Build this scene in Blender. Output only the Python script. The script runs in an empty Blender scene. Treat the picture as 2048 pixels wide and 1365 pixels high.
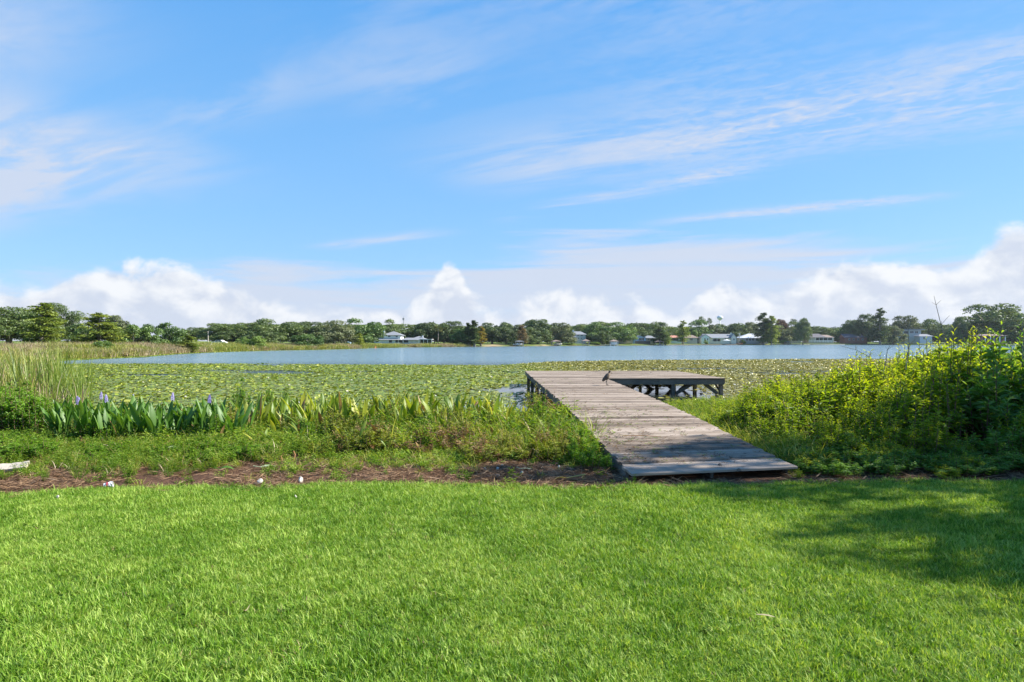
import bpy, math, random
import numpy as np
from mathutils import Vector, Matrix

R = math.radians
SC = bpy.context.scene
COL = SC.collection

# ------------------------------------------------------------------ camera
CAM_Z, FPX, HOR = 2.3, 1200.0, 685.0          # eye height over the lake, focal length in photo pixels, horizon row
cam_d = bpy.data.cameras.new('camera')
cam_d.sensor_width = 36.0
cam_d.lens = FPX / 2048.0 * 36.0
cam_d.shift_y = (HOR - 682.5) / 2048.0
cam_d.clip_start, cam_d.clip_end = 0.1, 20000.0
cam = bpy.data.objects.new('camera', cam_d)
cam.location = (0, 0, CAM_Z)
cam.rotation_euler = (R(90), 0, 0)
COL.objects.link(cam)
SC.camera = cam

# ------------------------------------------------------------------ light
SUN_AZ, SUN_EL = 86.0, 38.0                    # degrees right of straight ahead, degrees up
SKY_STRENGTH, SUN_STRENGTH, EXPOSURE = 0.09, 5.0, 1.15
sv = Vector((math.sin(R(SUN_AZ)) * math.cos(R(SUN_EL)), math.cos(R(SUN_AZ)) * math.cos(R(SUN_EL)), math.sin(R(SUN_EL))))
sun_d = bpy.data.lights.new('sun', 'SUN')
sun_d.energy = SUN_STRENGTH
sun_d.angle = R(0.55)
sun_d.color = (1.0, 0.94, 0.84)
sun = bpy.data.objects.new('sun', sun_d)
sun.rotation_euler = sv.to_track_quat('Z', 'Y').to_euler()
sun.location = (40, 30, 60)
COL.objects.link(sun)

SC.render.engine = 'CYCLES'
SC.view_settings.view_transform = 'Standard'
SC.view_settings.look = 'None'
SC.view_settings.exposure = EXPOSURE
SC.view_settings.gamma = 1.0
SC.view_settings.use_curve_mapping = False
SC.cycles.use_denoising = True
SC.cycles.max_bounces = 6
SC.cycles.diffuse_bounces = 3
SC.cycles.glossy_bounces = 3
SC.cycles.transmission_bounces = 4
SC.cycles.transparent_max_bounces = 4
SC.cycles.caustics_reflective = False
SC.cycles.caustics_refractive = False


class NT:
    """small helper that writes node trees as expressions"""
    def __init__(self, tree):
        self.t = tree
        self.n = tree.nodes
        self.l = tree.links

    def new(self, kind, **kw):
        nd = self.n.new(kind)
        for k, v in kw.items():
            setattr(nd, k, v)
        return nd

    def put(self, sock, v):
        if v is None:
            return
        if isinstance(v, bpy.types.NodeSocket):
            self.l.new(v, sock)
        else:
            if hasattr(sock.default_value, '__len__') and not hasattr(v, '__len__'):
                v = [v] * len(sock.default_value)
            if hasattr(sock.default_value, '__len__') and len(sock.default_value) == 4 and len(v) == 3:
                v = (*v, 1.0)
            sock.default_value = v

    def m(self, op, a, b=None, c=None, clamp=False):
        nd = self.new('ShaderNodeMath', operation=op, use_clamp=clamp)
        for i, v in enumerate((a, b, c)):
            self.put(nd.inputs[i], v)
        return nd.outputs[0]

    def vm(self, op, a, b=None):
        nd = self.new('ShaderNodeVectorMath', operation=op)
        self.put(nd.inputs[0], a)
        self.put(nd.inputs[1], b)
        return nd.outputs[0] if op not in ('DOT_PRODUCT', 'LENGTH') else nd.outputs['Value']

    def comb(self, x, y, z=0.0):
        nd = self.new('ShaderNodeCombineXYZ')
        for i, v in enumerate((x, y, z)):
            self.put(nd.inputs[i], v)
        return nd.outputs[0]

    def sep(self, v):
        nd = self.new('ShaderNodeSeparateXYZ')
        self.put(nd.inputs[0], v)
        return nd.outputs

    def noise(self, vec, scale=1.0, detail=4.0, rough=0.5, dist=0.0, col=False):
        nd = self.new('ShaderNodeTexNoise')
        self.put(nd.inputs['Vector'], vec)
        nd.inputs['Scale'].default_value = scale
        nd.inputs['Detail'].default_value = detail
        nd.inputs['Roughness'].default_value = rough
        nd.inputs['Distortion'].default_value = dist
        return nd.outputs['Color' if col else 'Fac']

    def ss(self, v, lo, hi, a=0.0, b=1.0):
        nd = self.new('ShaderNodeMapRange', interpolation_type='SMOOTHSTEP')
        for i, x in enumerate((v, lo, hi, a, b)):
            self.put(nd.inputs[i], x)
        return nd.outputs[0]

    def mix(self, f, a, b, blend='MIX'):
        nd = self.new('ShaderNodeMix', data_type='RGBA', blend_type=blend)
        self.put(nd.inputs[0], f)
        self.put(nd.inputs[6], a)
        self.put(nd.inputs[7], b)
        return nd.outputs[2]

    def ramp(self, f, stops, interp='LINEAR'):
        nd = self.new('ShaderNodeValToRGB')
        cr = nd.color_ramp
        cr.interpolation = interp
        while len(cr.elements) < len(stops):
            cr.elements.new(0.5)
        for e, (p, c) in zip(cr.elements, stops):
            e.position = p
            e.color = (*c, 1.0)
        self.put(nd.inputs[0], f)
        return nd.outputs[0]

    def gauss(self, v, c, w):
        d = self.m('DIVIDE', self.m('SUBTRACT', v, c), w)
        return self.m('POWER', 2.71828, self.m('MULTIPLY', self.m('MULTIPLY', d, d), -1.0))


# ------------------------------------------------------------------ sky
world = bpy.data.worlds.new('World')
SC.world = world
world.use_nodes = True
w = NT(world.node_tree)
w.n.clear()
sky = w.new('ShaderNodeTexSky', sky_type='NISHITA')
sky.sun_disc = False
sky.sun_elevation = R(SUN_EL)
sky.sun_rotation = R(SUN_AZ)
sky.altitude = 0
sky.air_density = 1.0
sky.dust_density = 0.3
sky.ozone_density = 2.2
dirv = w.new('ShaderNodeTexCoord').outputs['Generated']
dx, dy, dz = w.sep(dirv)
az = w.m('ARCTAN2', dx, dy)
hyp = w.m('SQRT', w.m('ADD', w.m('MULTIPLY', dx, dx), w.m('MULTIPLY', dy, dy)))
el = w.m('DIVIDE', dz, w.m('MAXIMUM', hyp, 0.05))              # tangent of the elevation
grad = w.ramp(el, [(0.0, (0.335, 0.590, 0.960)), (0.20, (0.235, 0.520, 0.945)), (0.60, (0.098, 0.385, 0.885)), (1.0, (0.060, 0.270, 0.740))])
grad = w.mix(1.0, grad, (5.3, 5.6, 5.5), 'MULTIPLY')
skyc = w.mix(0.80, sky.outputs[0], grad)                        # deep clear blue over the physical sky

# high thin cloud on a flat layer overhead
inv = w.m('DIVIDE', 1.0, w.m('MAXIMUM', w.m('ADD', dz, 0.03), 0.03))
qx, qy = w.m('MULTIPLY', dx, inv), w.m('MULTIPLY', dy, inv)
along = w.m('ADD', w.m('MULTIPLY', qx, 0.88), w.m('MULTIPLY', qy, -0.47))
cross = w.m('ADD', w.m('MULTIPLY', qx, 0.47), w.m('MULTIPLY', qy, 0.88))
fib = w.noise(w.comb(w.m('MULTIPLY', along, 1.0), w.m('MULTIPLY', cross, 3.4), 3.1), 1.0, 7, 0.60, 0.45)
big = w.noise(w.comb(w.m('MULTIPLY', along, 0.30), w.m('MULTIPLY', cross, 0.55), 7.7), 1.0, 3, 0.5, 0.2)
rip = w.noise(w.comb(w.m('MULTIPLY', along, 14.0), w.m('MULTIPLY', cross, 22.0), 1.3), 1.0, 2, 0.5, 0.6)
band1 = w.m('MULTIPLY', w.gauss(cross, 2.72, 0.42), w.ss(along, -2.15, -1.2))
band2 = w.m('MULTIPLY', w.gauss(w.m('ADD', cross, w.m('MULTIPLY', along, 0.24)), 3.21, 0.13), w.m('MULTIPLY', w.ss(along, -2.3, -1.4), w.ss(along, -0.1, -0.7)))
band3 = w.m('MULTIPLY', w.gauss(cross, 4.31, 0.13), w.m('MULTIPLY', w.ss(along, -1.4, -0.7), w.ss(along, 0.8, 0.2)))
band4 = w.m('MULTIPLY', w.gauss(cross, 3.85, 0.13), w.m('MULTIPLY', w.ss(along, -4.2, -3.6), w.ss(along, -2.4, -3.1)))
tuft1 = w.m('MULTIPLY', w.gauss(cross, 1.65, 0.30), w.gauss(along, -1.30, 0.30))
tuft2 = w.m('MULTIPLY', w.gauss(cross, 1.50, 0.16), w.gauss(along, -2.05, 0.55))
patch = w.m('MULTIPLY', w.gauss(cross, 1.45, 0.50), w.ss(along, -2.35, -3.15))
patch2 = w.m('MULTIPLY', w.gauss(cross, 0.72, 0.30), w.ss(along, -1.45, -2.3))
wisps = w.m('MULTIPLY', w.ss(big, 0.50, 0.70), 0.32)
wisps = w.m('ADD', wisps, w.m('ADD', w.m('ADD', w.m('MULTIPLY', band3, 0.8), w.m('MULTIPLY', band4, 0.8)), w.m('ADD', w.m('MULTIPLY', tuft1, 0.42), w.m('MULTIPLY', tuft2, 0.5))))
place = w.m('ADD', w.m('ADD', w.m('MULTIPLY', band1, 0.62), w.m('MULTIPLY', band2, 0.85)),
            w.m('ADD', w.m('ADD', w.m('MULTIPLY', patch, 0.75), w.m('MULTIPLY', patch2, 0.45)), wisps))
ripw = w.m('MULTIPLY', w.ss(along, -1.3, -0.2), w.m('SUBTRACT', rip, 0.5))
cir = w.m('MULTIPLY', place, w.m('ADD', w.ss(fib, 0.36, 0.62), w.m('MULTIPLY', ripw, 2.6)), clamp=True)
veil = w.m('MULTIPLY', w.m('ADD', w.m('MULTIPLY', patch, 0.80), w.m('ADD', w.m('MULTIPLY', patch2, 0.48), w.m('MULTIPLY', band1, 0.22))), w.ss(fib, 0.15, 0.55))
cir = w.m('ADD', cir, veil, clamp=True)
cir = w.m('MULTIPLY', cir, w.ss(dz, 0.03, 0.16))
c1 = w.mix(w.m('MULTIPLY', cir, 0.92, clamp=True), skyc, (3.25, 3.62, 4.40))

# pale layered sheet low over the far shore
sn = w.noise(w.comb(w.m('ADD', w.m('MULTIPLY', az, 2.6), w.m('MULTIPLY', el, -5.0)), w.m('MULTIPLY', el, 30.0), 2.0), 1.0, 5, 0.6, 0.5)
top = w.m('ADD', 0.095, w.m('ADD', w.m('MULTIPLY', w.gauss(az, 0.20, 0.36), 0.085), w.m('MULTIPLY', w.gauss(az, -0.42, 0.14), 0.02)))
sheet = w.ss(w.m('ADD', w.m('SUBTRACT', top, el), w.m('MULTIPLY', w.m('SUBTRACT', sn, 0.5), 0.21)), -0.012, 0.05)
sheet = w.m('MULTIPLY', sheet, w.ss(sn, 0.15, 0.55, 0.55, 0.95))
c2 = w.mix(sheet, c1, (3.30, 3.66, 4.38))

# heaped cloud standing on the horizon
cc = w.comb(w.m('MULTIPLY', az, 15.0), w.m('MULTIPLY', el, 19.0), 5.0)
cn = w.noise(cc, 1.0, 6, 0.56, 0.25)
cn2 = w.noise(w.vm('ADD', cc, (0.30, 0.26, 0.0)), 1.0, 4, 0.56, 0.25)
lob = w.noise(w.comb(w.m('MULTIPLY', az, 6.0), 0.0, 9.0), 1.0, 2, 0.5)
hump = w.m('MULTIPLY', w.m('SUBTRACT', lob, 0.45), 0.10)
for t0, e0, wd in ((-0.76, 0.024, 0.10), (-0.60, 0.060, 0.075), (-0.50, 0.024, 0.07), (-0.103, 0.094, 0.034),
                   (0.13, 0.030, 0.09), (0.35, 0.040, 0.05), (0.545, 0.064, 0.055), (0.68, 0.055, 0.07), (0.84, 0.098, 0.045)):
    hump = w.m('ADD', hump, w.m('MULTIPLY', w.gauss(az, math.atan(t0), wd), e0))
hump = w.m('ADD', hump, 0.047)
cum = w.ss(w.m('ADD', w.m('SUBTRACT', hump, el), w.m('MULTIPLY', w.m('SUBTRACT', cn, 0.5), 0.105)), -0.006, 0.020)
lit = w.ss(w.m('ADD', w.m('SUBTRACT', cn, cn2), w.m('MULTIPLY', w.m('SUBTRACT', el, hump), 2.0)), -0.26, 0.12)
cumc = w.mix(lit, (3.35, 3.66, 4.30), (4.75, 4.85, 5.0))
c3 = w.mix(w.m('MULTIPLY', cum, w.ss(el, 0.0, 0.05, 0.75, 0.97)), c2, cumc)
bg = w.new('ShaderNodeBackground')
w.put(bg.inputs[0], c3)
bg.inputs[1].default_value = SKY_STRENGTH
wo = w.new('ShaderNodeOutputWorld')
w.l.new(bg.outputs[0], wo.inputs[0])
# heavy procedural sky: keep its importance map small
world.cycles.sampling_method = 'MANUAL'
world.cycles.sample_map_resolution = 512


# ------------------------------------------------------------------ scene helpers
def tag(o, label=None, cat=None, group=None, kind=None):
    if label:
        o['label'] = label
    if cat:
        o['category'] = cat
    if group:
        o['group'] = group
    if kind:
        o['kind'] = kind
    return o


def link(o, parent=None):
    COL.objects.link(o)
    if parent is not None:
        o.parent = parent
    return o


def empty(name, loc, rz=0.0, s=1.0):
    o = bpy.data.objects.new(name, None)
    o.empty_display_size = 0.2
    o.location = loc
    o.rotation_euler = (0, 0, rz)
    o.scale = (s, s, s) if not hasattr(s, '__len__') else s
    return link(o)


def mesh_np(name, verts, faces, mat=None, tone=None, smooth=False, extra=None):
    """verts (N,3); faces: list of (M,k) arrays"""
    me = bpy.data.meshes.new(name)
    verts = np.asarray(verts, dtype=np.float32)
    if not isinstance(faces, (list, tuple)):
        faces = [faces]
    faces = [np.asarray(f, dtype=np.int32) for f in faces if len(f)]
    nl = sum(f.size for f in faces)
    nf = sum(len(f) for f in faces)
    me.vertices.add(len(verts))
    me.vertices.foreach_set('co', verts.ravel())
    me.loops.add(nl)
    me.polygons.add(nf)
    me.loops.foreach_set('vertex_index', np.concatenate([f.ravel() for f in faces]))
    tot = np.concatenate([np.full(len(f), f.shape[1], dtype=np.int32) for f in faces])
    me.polygons.foreach_set('loop_start', np.concatenate([[0], np.cumsum(tot)[:-1]]).astype(np.int32))
    me.polygons.foreach_set('loop_total', tot)
    if smooth:
        me.polygons.foreach_set('use_smooth', np.ones(nf, dtype=bool))
    if tone is not None:
        a = me.attributes.new('tone', 'FLOAT', 'POINT')
        a.data.foreach_set('value', np.asarray(tone, dtype=np.float32))
    for k, v in (extra or {}).items():
        a = me.attributes.new(k, 'FLOAT', 'POINT')
        a.data.foreach_set('value', np.asarray(v, dtype=np.float32))
    me.update(calc_edges=True)
    me.validate()
    if mat:
        me.materials.append(mat)
    return me


def obj(name, me, parent=None, loc=(0, 0, 0), rot=(0, 0, 0), scale=(1, 1, 1)):
    o = bpy.data.objects.new(name, me)
    o.location = loc
    o.rotation_euler = rot
    o.scale = scale
    return link(o, parent)


class MB:
    """collects polygons for one small mesh"""
    def __init__(self):
        self.v, self.f = [], []

    def add(self, vs, fs):
        k = len(self.v)
        self.v += [tuple(p) for p in vs]
        self.f += [tuple(i + k for i in f) for f in fs]
        return self

    def box(self, x0, x1, y0, y1, z0, z1):
        vs = [(x, y, z) for z in (z0, z1) for y in (y0, y1) for x in (x0, x1)]
        return self.add(vs, [(0, 2, 3, 1), (4, 5, 7, 6), (0, 1, 5, 4), (2, 6, 7, 3), (0, 4, 6, 2), (1, 3, 7, 5)])

    def beam(self, a, b, wd, ht, up=(0, 0, 1)):
        a, b, up = Vector(a), Vector(b), Vector(up)
        d = (b - a).normalized()
        s = d.cross(up)
        if s.length < 1e-4:
            s = d.cross(Vector((1, 0, 0)))
        s.normalize()
        u = s.cross(d).normalized()
        vs = []
        for p in (a, b):
            for sx, sz in ((-1, -1), (1, -1), (1, 1), (-1, 1)):
                vs.append(p + s * (sx * wd / 2) + u * (sz * ht / 2))
        return self.add(vs, [(0, 3, 2, 1), (4, 5, 6, 7), (0, 1, 5, 4), (1, 2, 6, 5), (2, 3, 7, 6), (3, 0, 4, 7)])

    def tube(self, pts, rad, n=6, cap=True):
        pts = [Vector(p) for p in pts]
        rad = list(rad) if hasattr(rad, '__len__') else [rad] * len(pts)
        k = len(self.v)
        for i, p in enumerate(pts):
            d = (pts[min(i + 1, len(pts) - 1)] - pts[max(i - 1, 0)]).normalized()
            ref = Vector((0, 0, 1)) if abs(d.z) < 0.9 else Vector((1, 0, 0))
            s = d.cross(ref).normalized()
            u = s.cross(d)
            for j in range(n):
                t = 2 * math.pi * j / n
                self.v.append(tuple(p + (s * math.cos(t) + u * math.sin(t)) * rad[i]))
        for i in range(len(pts) - 1):
            for j in range(n):
                a, b = k + i * n + j, k + i * n + (j + 1) % n
                self.f.append((a, b, b + n, a + n))
        if cap:
            self.f.append(tuple(k + j for j in reversed(range(n))))
            e = k + (len(pts) - 1) * n
            self.f.append(tuple(e + j for j in range(n)))
        return self

    def mesh(self, name, mat=None, smooth=False):
        me = bpy.data.meshes.new(name)
        me.from_pydata(self.v, [], self.f)
        if smooth:
            me.polygons.foreach_set('use_smooth', [True] * len(self.f))
        me.update()
        if mat:
            me.materials.append(mat)
        return me

    def build(self, name, mat, parent=None, smooth=False, **kw):
        return obj(name, self.mesh(name, mat, smooth), parent, **kw)


def copy_tree(o, parent=None):
    c = o.copy()
    COL.objects.link(c)
    c.parent = parent
    for ch in o.children:
        copy_tree(ch, c)
    return c


# ------------------------------------------------------------------ materials
def new_mat(name):
    m = bpy.data.materials.new(name)
    m.use_nodes = True
    t = NT(m.node_tree)
    t.n.clear()
    out = t.new('ShaderNodeOutputMaterial')
    return m, t, out


def plain(name, col, rough=0.6, var=0.12, scale=3.0, bump=0.0, metal=0.0, spec=0.4):
    m, t, out = new_mat(name)
    tc = t.new('ShaderNodeTexCoord').outputs['Object']
    n = t.noise(tc, scale, 5, 0.6)
    rnd = t.new('ShaderNodeObjectInfo').outputs['Random']
    f = t.m('ADD', t.m('MULTIPLY', t.m('SUBTRACT', n, 0.5), var * 4), t.m('MULTIPLY', t.m('SUBTRACT', rnd, 0.5), var))
    c = t.mix(1.0, col, t.comb(t.m('ADD', 1.0, f), t.m('ADD', 1.0, f), t.m('ADD', 1.0, f)), 'MULTIPLY')
    b = t.new('ShaderNodeBsdfPrincipled')
    t.put(b.inputs['Base Color'], c)
    b.inputs['Roughness'].default_value = rough
    b.inputs['Metallic'].default_value = metal
    b.inputs['Specular IOR Level'].default_value = spec
    if bump:
        bp = t.new('ShaderNodeBump')
        bp.inputs['Strength'].default_value = bump
        bp.inputs['Distance'].default_value = 0.02
        t.put(bp.inputs['Height'], n)
        t.l.new(bp.outputs[0], b.inputs['Normal'])
    t.l.new(b.outputs[0], out.inputs[0])
    return m


def leaf_mat(name, cols, trans=0.35, gloss=0.03, rnd=0.25, world_var=0.0, tcol=None):
    """cols: dark, middle, light; picked by the leaf's own tone"""
    m, t, out = new_mat(name)
    at = t.new('ShaderNodeAttribute', attribute_name='tone').outputs['Fac']
    oi = t.new('ShaderNodeObjectInfo').outputs['Random']
    f = t.m('ADD', at, t.m('MULTIPLY', t.m('SUBTRACT', oi, 0.5), rnd))
    if world_var:
        pos = t.new('ShaderNodeNewGeometry').outputs['Position']
        nz = t.noise(pos, world_var, 3, 0.6)
        f = t.m('ADD', f, t.m('MULTIPLY', t.m('SUBTRACT', nz, 0.5), 1.25))
    c = t.ramp(f, [(0.05, cols[0]), (0.5, cols[1]), (0.95, cols[2])])
    d = t.new('ShaderNodeBsdfDiffuse')
    t.put(d.inputs[0], c)
    tr = t.new('ShaderNodeBsdfTranslucent')
    t.put(tr.inputs[0], t.mix(1.0, c, tcol or (1.35, 1.25, 0.55), 'MULTIPLY'))
    g = t.new('ShaderNodeBsdfGlossy')
    g.inputs[0].default_value = (0.9, 0.95, 0.9, 1)
    g.inputs[1].default_value = 0.5
    mx = t.new('ShaderNodeMixShader')
    mx.inputs[0].default_value = trans
    t.l.new(d.outputs[0], mx.inputs[1])
    t.l.new(tr.outputs[0], mx.inputs[2])
    mg = t.new('ShaderNodeMixShader')
    mg.inputs[0].default_value = gloss
    t.l.new(mx.outputs[0], mg.inputs[1])
    t.l.new(g.outputs[0], mg.inputs[2])
    t.l.new(mg.outputs[0], out.inputs[0])
    return m


# ------------------------------------------------------------------ leaves and scattering
def unit(a):
    return a / np.maximum(np.linalg.norm(a, axis=1, keepdims=True), 1e-6)


def leaves(pos, dirs, nrm, length, width, tone, bend=0.0, fold=0.25, segs=1):
    """N pointed leaves; returns verts, tris/quads, tones. segs=1: 4-vertex folded diamond; segs=2: bent leaf with 6 vertices"""
    pos, dirs = np.asarray(pos, float), unit(np.asarray(dirs, float))
    nrm = np.asarray(nrm, float)
    side = unit(np.cross(dirs, nrm))
    up = np.cross(side, dirs)
    L = np.asarray(length, float)[:, None] * np.ones((len(pos), 1))
    W = np.asarray(width, float)[:, None] * np.ones((len(pos), 1))
    bend = np.asarray(bend, float).reshape(-1, 1) * np.ones((len(pos), 1))
    n = len(pos)
    k = np.arange(n)[:, None]
    if segs == 1:
        mid = pos + dirs * L * 0.45
        a = mid + side * W / 2 + up * W * fold
        b = mid - side * W / 2 + up * W * fold
        tip = pos + dirs * L - up * L * bend
        v = np.stack([pos, a, tip, b], 1).reshape(-1, 3)
        f = np.concatenate([k * 4 + np.array([[0, 1, 2]]), k * 4 + np.array([[0, 2, 3]])])
        return v, [f], np.repeat(tone, 4)
    m1 = pos + dirs * L * 0.33 + up * L * bend * 0.10
    m2 = pos + dirs * L * 0.68 - up * L * bend * 0.25
    tip = pos + dirs * L * 0.97 - up * L * bend
    v = np.stack([pos, m1 + side * W / 2 + up * W * fold, m1 - side * W / 2 + up * W * fold,
                  m2 + side * W * 0.42 + up * W * fold, m2 - side * W * 0.42 + up * W * fold, tip, m1, m2], 1).reshape(-1, 3)
    f = np.concatenate([k * 8 + np.array([q]) for q in ([0, 1, 6], [0, 6, 2], [3, 5, 7], [7, 5, 4])])
    q = np.concatenate([k * 8 + np.array([q]) for q in ([1, 3, 7, 6], [6, 7, 4, 2])])
    return v, [f, q], np.repeat(tone, 8)


def join_geo(parts):
    vs, ts, tri, quad, k = [], [], [], [], 0
    for v, fs, t in parts:
        vs.append(v)
        ts.append(np.broadcast_to(t, (len(v),)))
        for f in fs:
            (tri if f.shape[1] == 3 else quad).append(f + k)
        k += len(v)
    out = []
    if tri:
        out.append(np.concatenate(tri))
    if quad:
        out.append(np.concatenate(quad))
    return np.concatenate(vs), out, np.concatenate(ts)


def stem_geo(a, b, r0, r1, tone=0.3, n=3, mid=None):
    pts = [a, b] if mid is None else [a, mid, b]
    rr = [r0, r1] if mid is None else [r0, (r0 + r1) / 2, r1]
    mb = MB().tube(pts, rr, n, cap=False)
    return np.array(mb.v), [np.array(mb.f, dtype=np.int32)], np.full(len(mb.v), tone)


_hidden = {}


def scatter(name, pts, rot, scl, idx, sources):
    """one object of stuff: instances of the source meshes at the given points"""
    coll = bpy.data.collections.new(name + '_sources')
    for i, me in enumerate(sources):
        coll.objects.link(bpy.data.objects.new('%s_source_%02d' % (name, i), me))
    pts = np.asarray(pts, np.float32)
    me = bpy.data.meshes.new(name)
    me.vertices.add(len(pts))
    me.vertices.foreach_set('co', pts.ravel())
    a = me.attributes.new('rot', 'FLOAT_VECTOR', 'POINT')
    a.data.foreach_set('vector', np.asarray(rot, np.float32).ravel())
    scl = np.asarray(scl, np.float32)
    if scl.ndim == 1:
        scl = np.repeat(scl[:, None], 3, 1)
    a = me.attributes.new('scl', 'FLOAT_VECTOR', 'POINT')
    a.data.foreach_set('vector', np.ascontiguousarray(scl).ravel())
    a = me.attributes.new('pick', 'INT', 'POINT')
    a.data.foreach_set('value', np.asarray(idx, np.int32))
    me.update()
    o = obj(name, me)
    g = bpy.data.node_groups.new(name + '_nodes', 'GeometryNodeTree')
    g.interface.new_socket('Geometry', in_out='INPUT', socket_type='NodeSocketGeometry')
    g.interface.new_socket('Geometry', in_out='OUTPUT', socket_type='NodeSocketGeometry')
    gi, go = g.nodes.new('NodeGroupInput'), g.nodes.new('NodeGroupOutput')
    ci = g.nodes.new('GeometryNodeCollectionInfo')
    ci.inputs['Collection'].default_value = coll
    ci.inputs['Separate Children'].default_value = True
    ci.inputs['Reset Children'].default_value = True
    ip = g.nodes.new('GeometryNodeInstanceOnPoints')
    ip.inputs['Pick Instance'].default_value = True

    def named(nm, typ):
        nd = g.nodes.new('GeometryNodeInputNamedAttribute')
        nd.data_type = typ
        nd.inputs['Name'].default_value = nm
        return nd.outputs['Attribute']
    g.links.new(gi.outputs[0], ip.inputs['Points'])
    g.links.new(ci.outputs[0], ip.inputs['Instance'])
    g.links.new(named('pick', 'INT'), ip.inputs['Instance Index'])
    g.links.new(named('rot', 'FLOAT_VECTOR'), ip.inputs['Rotation'])
    g.links.new(named('scl', 'FLOAT_VECTOR'), ip.inputs['Scale'])
    g.links.new(ip.outputs[0], go.inputs[0])
    md = o.modifiers.new('scatter', 'NODES')
    md.node_group = g
    return o


def rots(rng, n, tilt=0.15):
    return np.stack([rng.normal(0, tilt, n), rng.normal(0, tilt, n), rng.uniform(0, 2 * math.pi, n)], 1)


def vnoise(x, y, seed=0, scale=1.0):
    """cheap smooth value noise in numpy, 0..1"""
    x, y = np.asarray(x, float) * scale, np.asarray(y, float) * scale
    xi, yi = np.floor(x).astype(int), np.floor(y).astype(int)
    fx, fy = x - xi, y - yi
    fx, fy = fx * fx * (3 - 2 * fx), fy * fy * (3 - 2 * fy)

    def h(a, b):
        s = np.sin(a * 127.1 + b * 311.7 + seed * 74.7) * 43758.5453
        return s - np.floor(s)
    return (h(xi, yi) * (1 - fx) + h(xi + 1, yi) * fx) * (1 - fy) + (h(xi, yi + 1) * (1 - fx) + h(xi + 1, yi + 1) * fx) * fy


def fbm(x, y, seed=0, scale=1.0, oct=4):
    s, a, t = 0.0, 1.0, 0.0
    for i in range(oct):
        s = s + a * vnoise(x, y, seed + i * 17, scale * 2 ** i)
        t += a
        a *= 0.5
    return s / t


def px(x, y, z=0.0):
    """ground position that the photo shows at row y, column x, at height z"""
    d = (CAM_Z - z) * FPX / (y - HOR)
    return ((x - 1024) * d / FPX, d, z)


def at(x, d):
    return (x - 1024) * d / FPX
# ================================================================== THE SETTING
# shore lines, as distance ahead of the viewer
FAR_X = np.array([-900, -400, 60, 127, 205, 287, 365, 418, 494, 556, 634, 712, 750, 865, 926, 1031, 1117, 1220, 1300, 1393, 1526, 1600, 1786, 2048, 2600])
FAR_D = np.array([70, 72, 78, 81, 89, 98, 124, 138, 157, 172, 186, 212, 238, 276, 300, 330, 370, 395, 425, 470, 500, 510, 530, 545, 560.])
LILY_X = np.array([-400, 127, 420, 700, 1000, 1050, 1100, 1300, 1600, 1900, 2600])
LILY_Y = np.array([729, 729, 728.5, 730.5, 732.0, 728.5, 724.5, 721.5, 719.4, 718.2, 718.])


def far_d(t):
    return np.interp(1024 + 1200 * np.clip(t, -2, 2), FAR_X, FAR_D)


def lily_d(t):
    return 2.3 * 1200 / (np.interp(1024 + 1200 * np.clip(t, -2, 2), LILY_X, LILY_Y) - 685)


def near_d(x):
    return np.interp(x, [-30, -14, -9, -4, 0.5, 1.5, 4.2, 5.5, 7.5, 10, 16, 30], [20, 18, 16.5, 16, 16, 16.5, 17.5, 20.0, 22.5, 25, 27, 28])


def lawn_d(x):
    return np.interp(x, [-30, -8, -5, -3, -1, 1.5, 4.5, 8, 30], [7.6, 7.95, 8.15, 8.35, 8.5, 8.42, 8.50, 8.6, 8.5]) + 0.5 * (fbm(x, x * 0, 3, 0.9) - 0.5)


def ground_z(x, y):
    x, y = np.asarray(x, float), np.asarray(y, float)
    t = x / np.maximum(y, 0.5)
    left_t = -0.775 + 0.05 * (fbm(y, y * 0, 5, 0.12) - 0.5)
    s_near = y - near_d(x)
    s_far = far_d(t) - y
    s_left = (t - left_t) * y
    s_right = (1.5 - t) * y
    s = np.minimum(np.minimum(s_near, s_far), np.minimum(s_left, s_right))
    lawn = lawn_d(x)
    near = np.interp((y - lawn) / np.maximum(near_d(x) - lawn, 1.0), [0, 0.15, 1.0], [0.27, 0.25, 0.0])
    near = near + 0.04 * (fbm(x, y, 1, 0.5) - 0.5) * np.clip((y - 9) / 4, 0.4, 1)
    past = np.maximum(y - far_d(t), 0)
    far = np.where(past < 12, past * 0.06, 0.72 + (past - 12) * 0.026)
    far = np.minimum(far, 2.6) + 0.5 * (fbm(x, y, 9, 0.02) - 0.5) * np.clip(past / 40, 0, 1)
    side = np.clip(-np.minimum(s_left, s_right) * 0.12, 0, 0.35)
    land = np.where(y < near_d(x), near, np.where(s_far < 0, far, side))
    lake = -np.clip(s * 0.12, 0.0, 1.2)
    return np.where(s > 0, lake, np.maximum(land, 0.0 + np.clip(-s * 0.05, 0, 0.03)))


def gz(x, y):
    return float(ground_z(x, y))


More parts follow.
